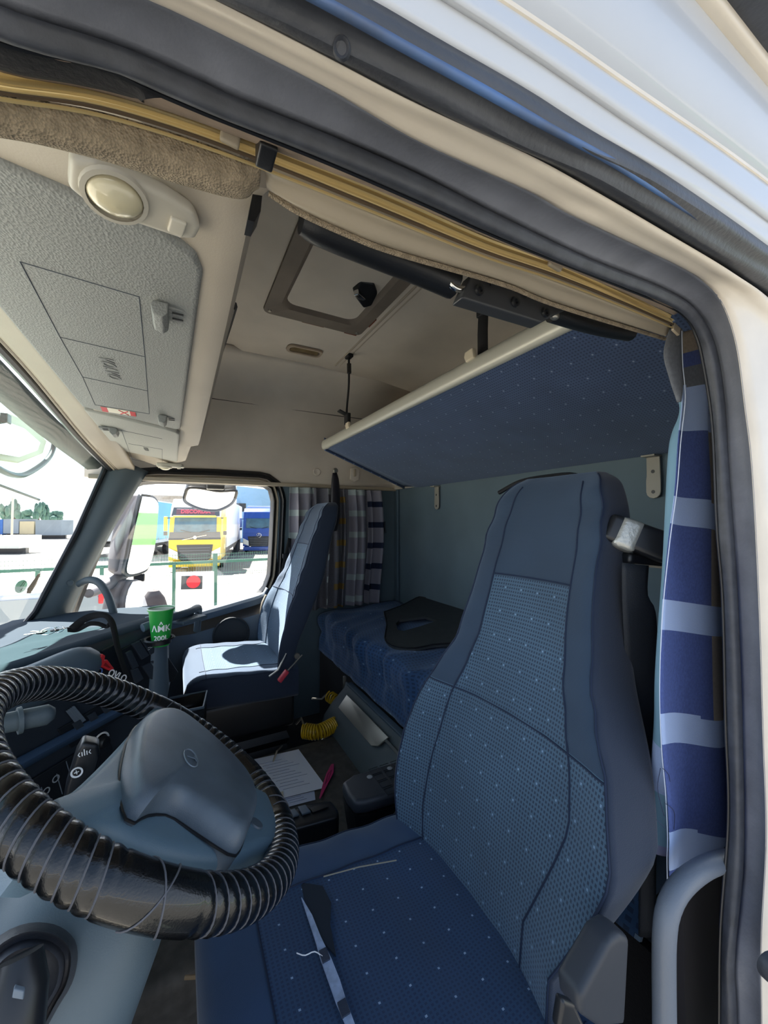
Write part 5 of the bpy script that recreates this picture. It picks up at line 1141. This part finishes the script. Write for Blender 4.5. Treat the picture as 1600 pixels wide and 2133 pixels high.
# --- trucks
def local(c, yaw):
    R = rotz(-yaw); return lambda x, y, z: V(c)+R @ V((x, y, z))
def wheel_mb(L, x, y, r=.5, w_=.3):
    m = MB(); a = L(1, 0, 0)-L(0, 0, 0); m.lathe([(0, -w_/2), (r*.55, -w_/2), (r*.6, -w_/2+.04), (r*.95, -w_/2), (r, -w_/2+.05), (r, w_/2-.05), (r*.95, w_/2), (0, w_/2)], L(x, y, r), a, 24); return m
M_tyre = mat('tyre', '1b1b1d', .8); M_win = mat('truck_glass', '4a7384', .12, noise=(1.5, .5), coat=.5); M_grl = mat('grille_dark', '26282b', .5)
def lb_(L, c, d, R, m=None, bev=0): return (m or MB()).box(L(*c), d, R, bev)
def tractor(name, label, D, u, yaw, body, panel_c, white_top, sign=None, star=False, trailer=True, tr_c='d9dde2', h=3.75):
    g = at(u, 1085, D=D); g = V((g.x, g.y, GZ)); L = local(g, yaw); R = rotz(-yaw)
    t = thing(name, label, 'truck', g)
    mb, mp, mw = mat(name+body, body, .35, coat=.3), mat('truck_panel'+panel_c, panel_c, .45), mat('truck_white'+white_top, white_top, .4)
    # cab: profile in local YZ extruded across X
    prof = [(0, .55), (-.02, 1.3), (0, 1.75), (.06, 2.05), (.25, 2.85), (.50, 3.35), (.9, h), (2.3, h), (2.3, .55)]
    MB().prism([L(-1.24, y, z) for y, z in prof], L(2.48, 0, 0)-L(0, 0, 0), .06).build('cab', mb if not white_top == body else mw, t)
    MB().prism([L(-1.22, y, z) for y, z in ((.20, 2.80), (.46, 3.33), (.88, h+.02), (2.3, h+.02), (2.3, 2.8))], L(2.46, 0, 0)-L(.02, 0, 0), .04).build('roof_fairing', mw, t)
    # windscreen
    MB().prism([L(-1.02, .00, 2.02), L(1.02, .00, 2.02), L(1.0, .19, 2.80), L(-1.0, .19, 2.80)], L(0, .05, 0)-L(0, 0, 0), .02).build('windscreen', M_win, t)
    MB().prism([L(-1.24, -.03, 1.62), L(1.24, -.03, 1.62), L(1.2, .02, 2.02), L(-1.2, .02, 2.02)], L(0, .05, 0)-L(0, 0, 0), .02).build('wiper_panel', mp, t)
    for s in (-1, 1): MB().tube([L(s*.2, -.04, 2.0), L(s*.7, .0, 2.12)], .02, 5).build('wiper', M_grl, t)
    gr = MB().prism([L(-.86, -.07, 1.36), L(.86, -.07, 1.36), L(.74, -.07, .62), L(.5, -.07, .48), (L(-.5, -.07, .48)), L(-.74, -.07, .62)], L(0, .08, 0)-L(0, 0, 0), .02).build('grille', M_grl, t)
    for k in range(5): MB().box(L(0, -.08, .64+.14*k), (1.25+.05*k, .03, .035), R).build('grille_bar', mat('grille_bar', '5b6066', .5), gr)
    for s in (-1, 1):
        MB().prism([L(s*.80, -.08, 1.00), L(s*1.22, -.03, 1.22), L(s*1.22, -.03, .78), L(s*.78, -.08, .60)], L(0, .06, 0)-L(0, 0, 0), .02).build('headlight', mat('headlight', 'e6e6da', .2), t)
        MB().box(L(s*1.42, .18, 2.45), (.16, .18, .75), R, .04).build('mirror', mb, t); MB().box(L(s*1.42, .18, 1.95), (.16, .16, .2), R, .03).build('mirror', M_grl, t)
        MB().box(L(s*1.32, .2, 2.75), (.2, .05, .05), R).build('mirror_arm', M_grl, t)
    MB().box(L(0, -.02, .38), (2.4, .3, .3), R, .05).build('bumper', mb, t)
    wheel_mb(L, -1.08, 1.4).build('wheel', M_tyre, t); wheel_mb(L, 1.08, 1.4).build('wheel', M_tyre, t)
    if trailer:
        MB().box(L(0, 9.6, 2.45), (2.5, 13.2, 2.9), R, .03).build('trailer_box', mat('trailer'+tr_c, tr_c, .5), t)
        MB().box(L(0, 9.6, .85), (2.3, 12.8, .3), R).build('trailer_frame', M_grl, t)
        for y in (11.5, 12.8, 14.1): wheel_mb(L, 1.08, y).build('wheel', M_tyre, t); wheel_mb(L, -1.08, y).build('wheel', M_tyre, t)
    if sign:
        MB().prism([L(-1.15, .12, 2.86), L(1.15, .12, 2.86), L(1.1, .40, 3.32), L(-1.1, .40, 3.32)], L(0, .05, 0)-L(0, 0, 0), .02).build('sign_surround', M_grl, t)
        b = MB().prism([L(-.92, .06, 2.94), L(.92, .06, 2.94), L(.92, .20, 3.22), L(-.92, .20, 3.22)], L(0, .04, 0)-L(0, 0, 0), .01).build('name_board', mat('name_board', '5a1420', .5), t)
        textmesh('lettering', sign, .27, L(0, .085, 3.08), L(1, 0, 0)-L(0, 0, 0), L(0, .14, .28)-L(0, 0, 0), mat('sign_letters', 'e0405a', .5), b, ext=.02, bold=True, spacing=1.0)
        MB().box(L(0, -.03, 2.83), (2.0, .35, .10), R, .03).build('visor', mb, t)
    if star:
        c = L(0, -.10, 1.45); a = (L(0, -1, 0)-L(0, 0, 0))
        MB().tube([c+R @ V((.17*math.cos(q), 0, .17*math.sin(q))) for q in [2*math.pi*k/24 for k in range(24)]], .018, 6, closed=True).tube([c, c+V((0, 0, .17))], .02, 6).tube([c, c+R @ V((.147, 0, -.085))], .02, 6).tube([c, c+R @ V((-.147, 0, -.085))], .02, 6).build('star_emblem', M_chrome, t)
    else:
        MB().tube([L(-.6, -.05, 1.62), L(.55, -.05, 1.86)], .02, 6).build('diagonal_bar', M_chrome, t)
        MB().lathe([(.0, .02), (.09, .02), (.1, 0)], L(0, -.06, 1.74), R @ V((0, -1, 0)), 20).build('round_emblem', M_chrome, t)
    return t, L, R
tractor('semi_truck', 'yellow tractor unit with a red name board and white trailer parked facing the fence', 20.0, 407, math.radians(11.6), 'e8c619', '4a4c50', 'ece9e0', 'DISCORDIA')
tractor('semi_truck', 'dark blue tractor unit with a round star emblem beside the grey building', 31.0, 540, math.radians(15), '2b4f9e', '2b4f9e', '2b4f9e', None, True, True, 'c9d3e2', 3.6)
# curtain-sided trailer and white truck at the left of the yellow one
def box_trailer(name, label, u0, D0, yaw, ln, side, skirt, h0=1.15, h1=4.0, w_=2.5, ribs=True):
    g = at(u0, 1085, D=D0); g = V((g.x, g.y, GZ)); L = local(g, yaw); R = rotz(-yaw); t = thing(name, label, 'trailer', g)
    MB().box(L(-w_/2, ln/2, (h0+h1)/2), (w_, ln, h1-h0), R, .03).build('curtain_side', mat(name+side, side, .55, noise=(.4, .2)), t)
    MB().box(L(-w_/2, ln/2, h1+.02), (w_+.03, ln+.03, .08), R).build('top_rail', mat('rail_pale', 'b9c4cc', .5), t)
    MB().box(L(.0, ln/2, h0-.02), (.05, ln, .22), R).build('side_rail', mat('skirt'+skirt, skirt, .5), t)
    if ribs:
        for k in range(9): MB().box(L(.02, ln*(k+.5)/9, h0+.1), (.02, .08, .3), R).build('curtain_buckle', mat('buckle_grey', '8b939a', .5), t)
    MB().box(L(-w_/2, ln/2, h0-.3), (w_*.8, ln, .25), R).build('frame', M_grl, t)
    for k in range(3): wheel_mb(L, -.2, ln*.30-1.3*k+1.3).build('wheel', M_tyre, t)
    MB().box(L(.0, ln*.6, h0-.45), (.05, ln*.35, .25), R).build('side_guard', mat('guard_grey', '9a9ea2', .5), t)
    return t
box_trailer('curtain_trailer', 'turquoise curtain-sided trailer parked left of the yellow tractor unit', 322, 27, math.radians(14), 16, '3f9db8', 'a9b4bd')
box_trailer('box_trailer', 'white trailer seen between the window frame and the tall wing mirror', 238, 27.4, math.radians(14), 13, 'dfe1e6', '7d8288', ribs=False)
# yard buildings
wh = thing('warehouse', 'pale blue warehouse wall behind the parked trucks', 'building', at(520, 1085, D=50))
P0, P1 = at(492, 1085, D=46), at(640, 1085, D=60)
MB().prism([V((P0.x, P0.y, GZ)), V((P1.x, P1.y, GZ)), V((P1.x, P1.y, 4.2)), V((P0.x, P0.y, 4.2))], (3, 14, 0)).build('wall', mat('blue_cladding', '8fb0cf', .7), wh, smooth=False)
MB().box((P0.x+.5, P0.y-.3, 1.6), (1.1, .2, 1.0), None).build('wall_lamp', M_grl, wh)
MB().prism([V((P0.x+4, P0.y-.2, 3.2)), V((P0.x+16, P0.y-.2, 1.2)), V((P0.x+16, P0.y-.2, 1.6)), V((P0.x+4, P0.y-.2, 3.6))], (0, .2, 0)).build('sloping_rail', M_steel, wh, smooth=False)
wh2 = thing('warehouse', 'low tan brick building top showing above the turquoise trailer', 'building', at(340, 1050, D=60))
q0 = at(322, 1085, D=60); MB().box((q0.x+2.0, q0.y+4, .75), (5.0, 6, 6.7)).build('wall', mat('tan_brick', 'a99f92', .8, noise=(3, .2)), wh2, smooth=False)
# --- far left: trailers, container, mast, trees seen through the windscreen
def far_box(u0, u1, v0, v1, D, name, label, cat, col_, dpt=3, extra=None, group=None):
    a, b = at(u0, 1085, D=D), at(u1, 1085, D=D); zb = (1085-v1)/F_PX*D; zt2 = (1085-v0)/F_PX*D
    ax = (b-a); ax.z = 0; nrm = V((-ax.y, ax.x, 0)).normalized()*dpt
    t = thing(name, label, cat, V((a.x, a.y, zb)), group)
    zc2 = zb+(zt2-zb)*.22
    MB().prism([V((a.x, a.y, zc2)), V((b.x, b.y, zc2)), V((b.x, b.y, zt2)), V((a.x, a.y, zt2))], nrm).build('body', mat('far_'+col_, col_, .7, noise=(.5, .15)), t, smooth=False)
    ch = MB()
    for k in range(6):
        p = a.lerp(b, (k+.5)/6); ch.box((p.x+nrm.x*.3, p.y+nrm.y*.3, (GZ+zc2)/2), (.5, .8, zc2-GZ))
    ch.build('undercarriage', M_grl, t, smooth=False); return t
far_box(-90, 6, 1082, 1122, 55, 'parked_trailer', 'blue end trailer at the far left edge of the windscreen', 'trailer', '2c5fa8')
far_box(7, 39, 1081, 1120, 55, 'parked_trailer', 'grey trailer standing behind the light mast', 'trailer', '7f8b98')
far_box(41, 71, 1086, 1120, 55, 'parked_trailer', 'cream sided trailer in the middle of the distant row', 'trailer', 'b4ab90')
far_box(74, 128, 1083, 1124, 55, 'parked_trailer', 'long grey trailer at the right end of the distant row', 'trailer', '7d8a96')
far_box(-20, 40, 1116, 1150, 30, 'container', 'pale slatted container standing nearest in the yard seen through the windscreen', 'container', 'c7cbc9', 2)
ms = thing('light_mast', 'thin light mast standing before the distant trailers', 'mast', at(24, 1140, D=40))
MB().tube([V((at(24, 1140, D=40).x, at(24, 1140, D=40).y, GZ)), V((at(27, 1036, D=40).x, at(27, 1036, D=40).y, at(27, 1036, D=40).z))], .10, 8).build('pole', M_steel, ms)
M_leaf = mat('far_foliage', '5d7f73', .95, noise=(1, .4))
def tree(u, D, w_, h, label):
    p = at(u, 1085, D=D); t = thing('tree', label, 'tree', V((p.x, p.y, GZ))); m = MB()
    rr = random.Random(int(u*7))
    for k in range(16):
        m.ell((p.x+rr.uniform(-w_, w_)*.7, p.y+rr.uniform(-1, 1), GZ+h*(.45+.5*rr.random())), (w_*.45, w_*.4, h*.16), None, 8)
    m.build('crown', M_leaf, t); MB().tube([(p.x, p.y, GZ), (p.x, p.y, GZ+h*.6)], .25, 6).build('trunk', mat('bark', '5b4c40', .9), t)
for u, D, w_, h, lab in ((12, 84, 1.0, 6.6, 'dark tree rising behind the grey trailer left of the mast'), (31, 90, 1.0, 7.2, 'dark tree rising just right of the mast top'), (52, 97, 1.6, 5.2, 'low round tree above the cream trailer'), (80, 90, .9, 6.6, 'left of two pointed trees above the long grey trailer'), (93, 97, .9, 6.8, 'right of two pointed trees above the long grey trailer'), (114, 106, 1.9, 5.2, 'low spreading tree at the right end of the distant row')):
    tree(u, D, w_, h, lab)
# dark car by the fence and a dark round bush-like bin seen below the mirrors
cr_ = thing('parked_car', 'silver parked car with a red tail light beyond the far pillar', 'car', at(205, 1262, Y=6.0))
c0 = at(200, 1330, Y=6.2)
MB().prism([c0+V(q) for q in ((-3.0, 0, -.45), (.45, 0, -.45), (.5, 0, .0), (.42, 0, .30), (.1, 0, .60), (-.3, 0, .66), (-1.2, 0, .66), (-1.8, 0, .22), (-2.9, 0, .12))], (0, 1.6, 0), .08).build('body', mat('car_silver', 'cdd2d8', .3, coat=.5), cr_)
MB().box(c0+V((.10, -.01, .52)), (.16, .05, .14), None, .02).build('tail_light', M_red, cr_)
MB().prism([c0+V(q) for q in ((.25, -.02, .28), (-.0, -.02, .56), (-1.1, -.02, .58), (-1.5, -.02, .26))], (0, .03, 0)).build('side_window', mat('car_glass', '8d989f', .2), cr_, smooth=False)
for xx in (-2.3, .0): MB().lathe([(0, -.1), (.32, -.1), (.34, -.05), (.34, .1), (0, .1)], c0+V((xx, .02, -.38)), (0, 1, 0), 20).build('wheel', M_tyre, cr_)
bs = at(320, 1240, Y=9.0)
dk = thing('covered_object', 'dark covered shape standing by the fence right of the small mirror', 'covered object', V((bs.x, bs.y, GZ)))
MB().lathe([(.02, 1.22), (.10, 1.2), (.2, 1.05), (.30, .7), (.33, .3), (.36, 0)], (bs.x, bs.y, GZ+.0), (0, 0, 1), 20).build('cover', mat('cover_dark', '3a3335', .8, bump=('n', 6, .8)), dk)

# ------------------------------------------------------------------ lift everything so the yard is at height zero
for ob in sc.objects:
    if ob.parent is None: ob.location.z += EYE
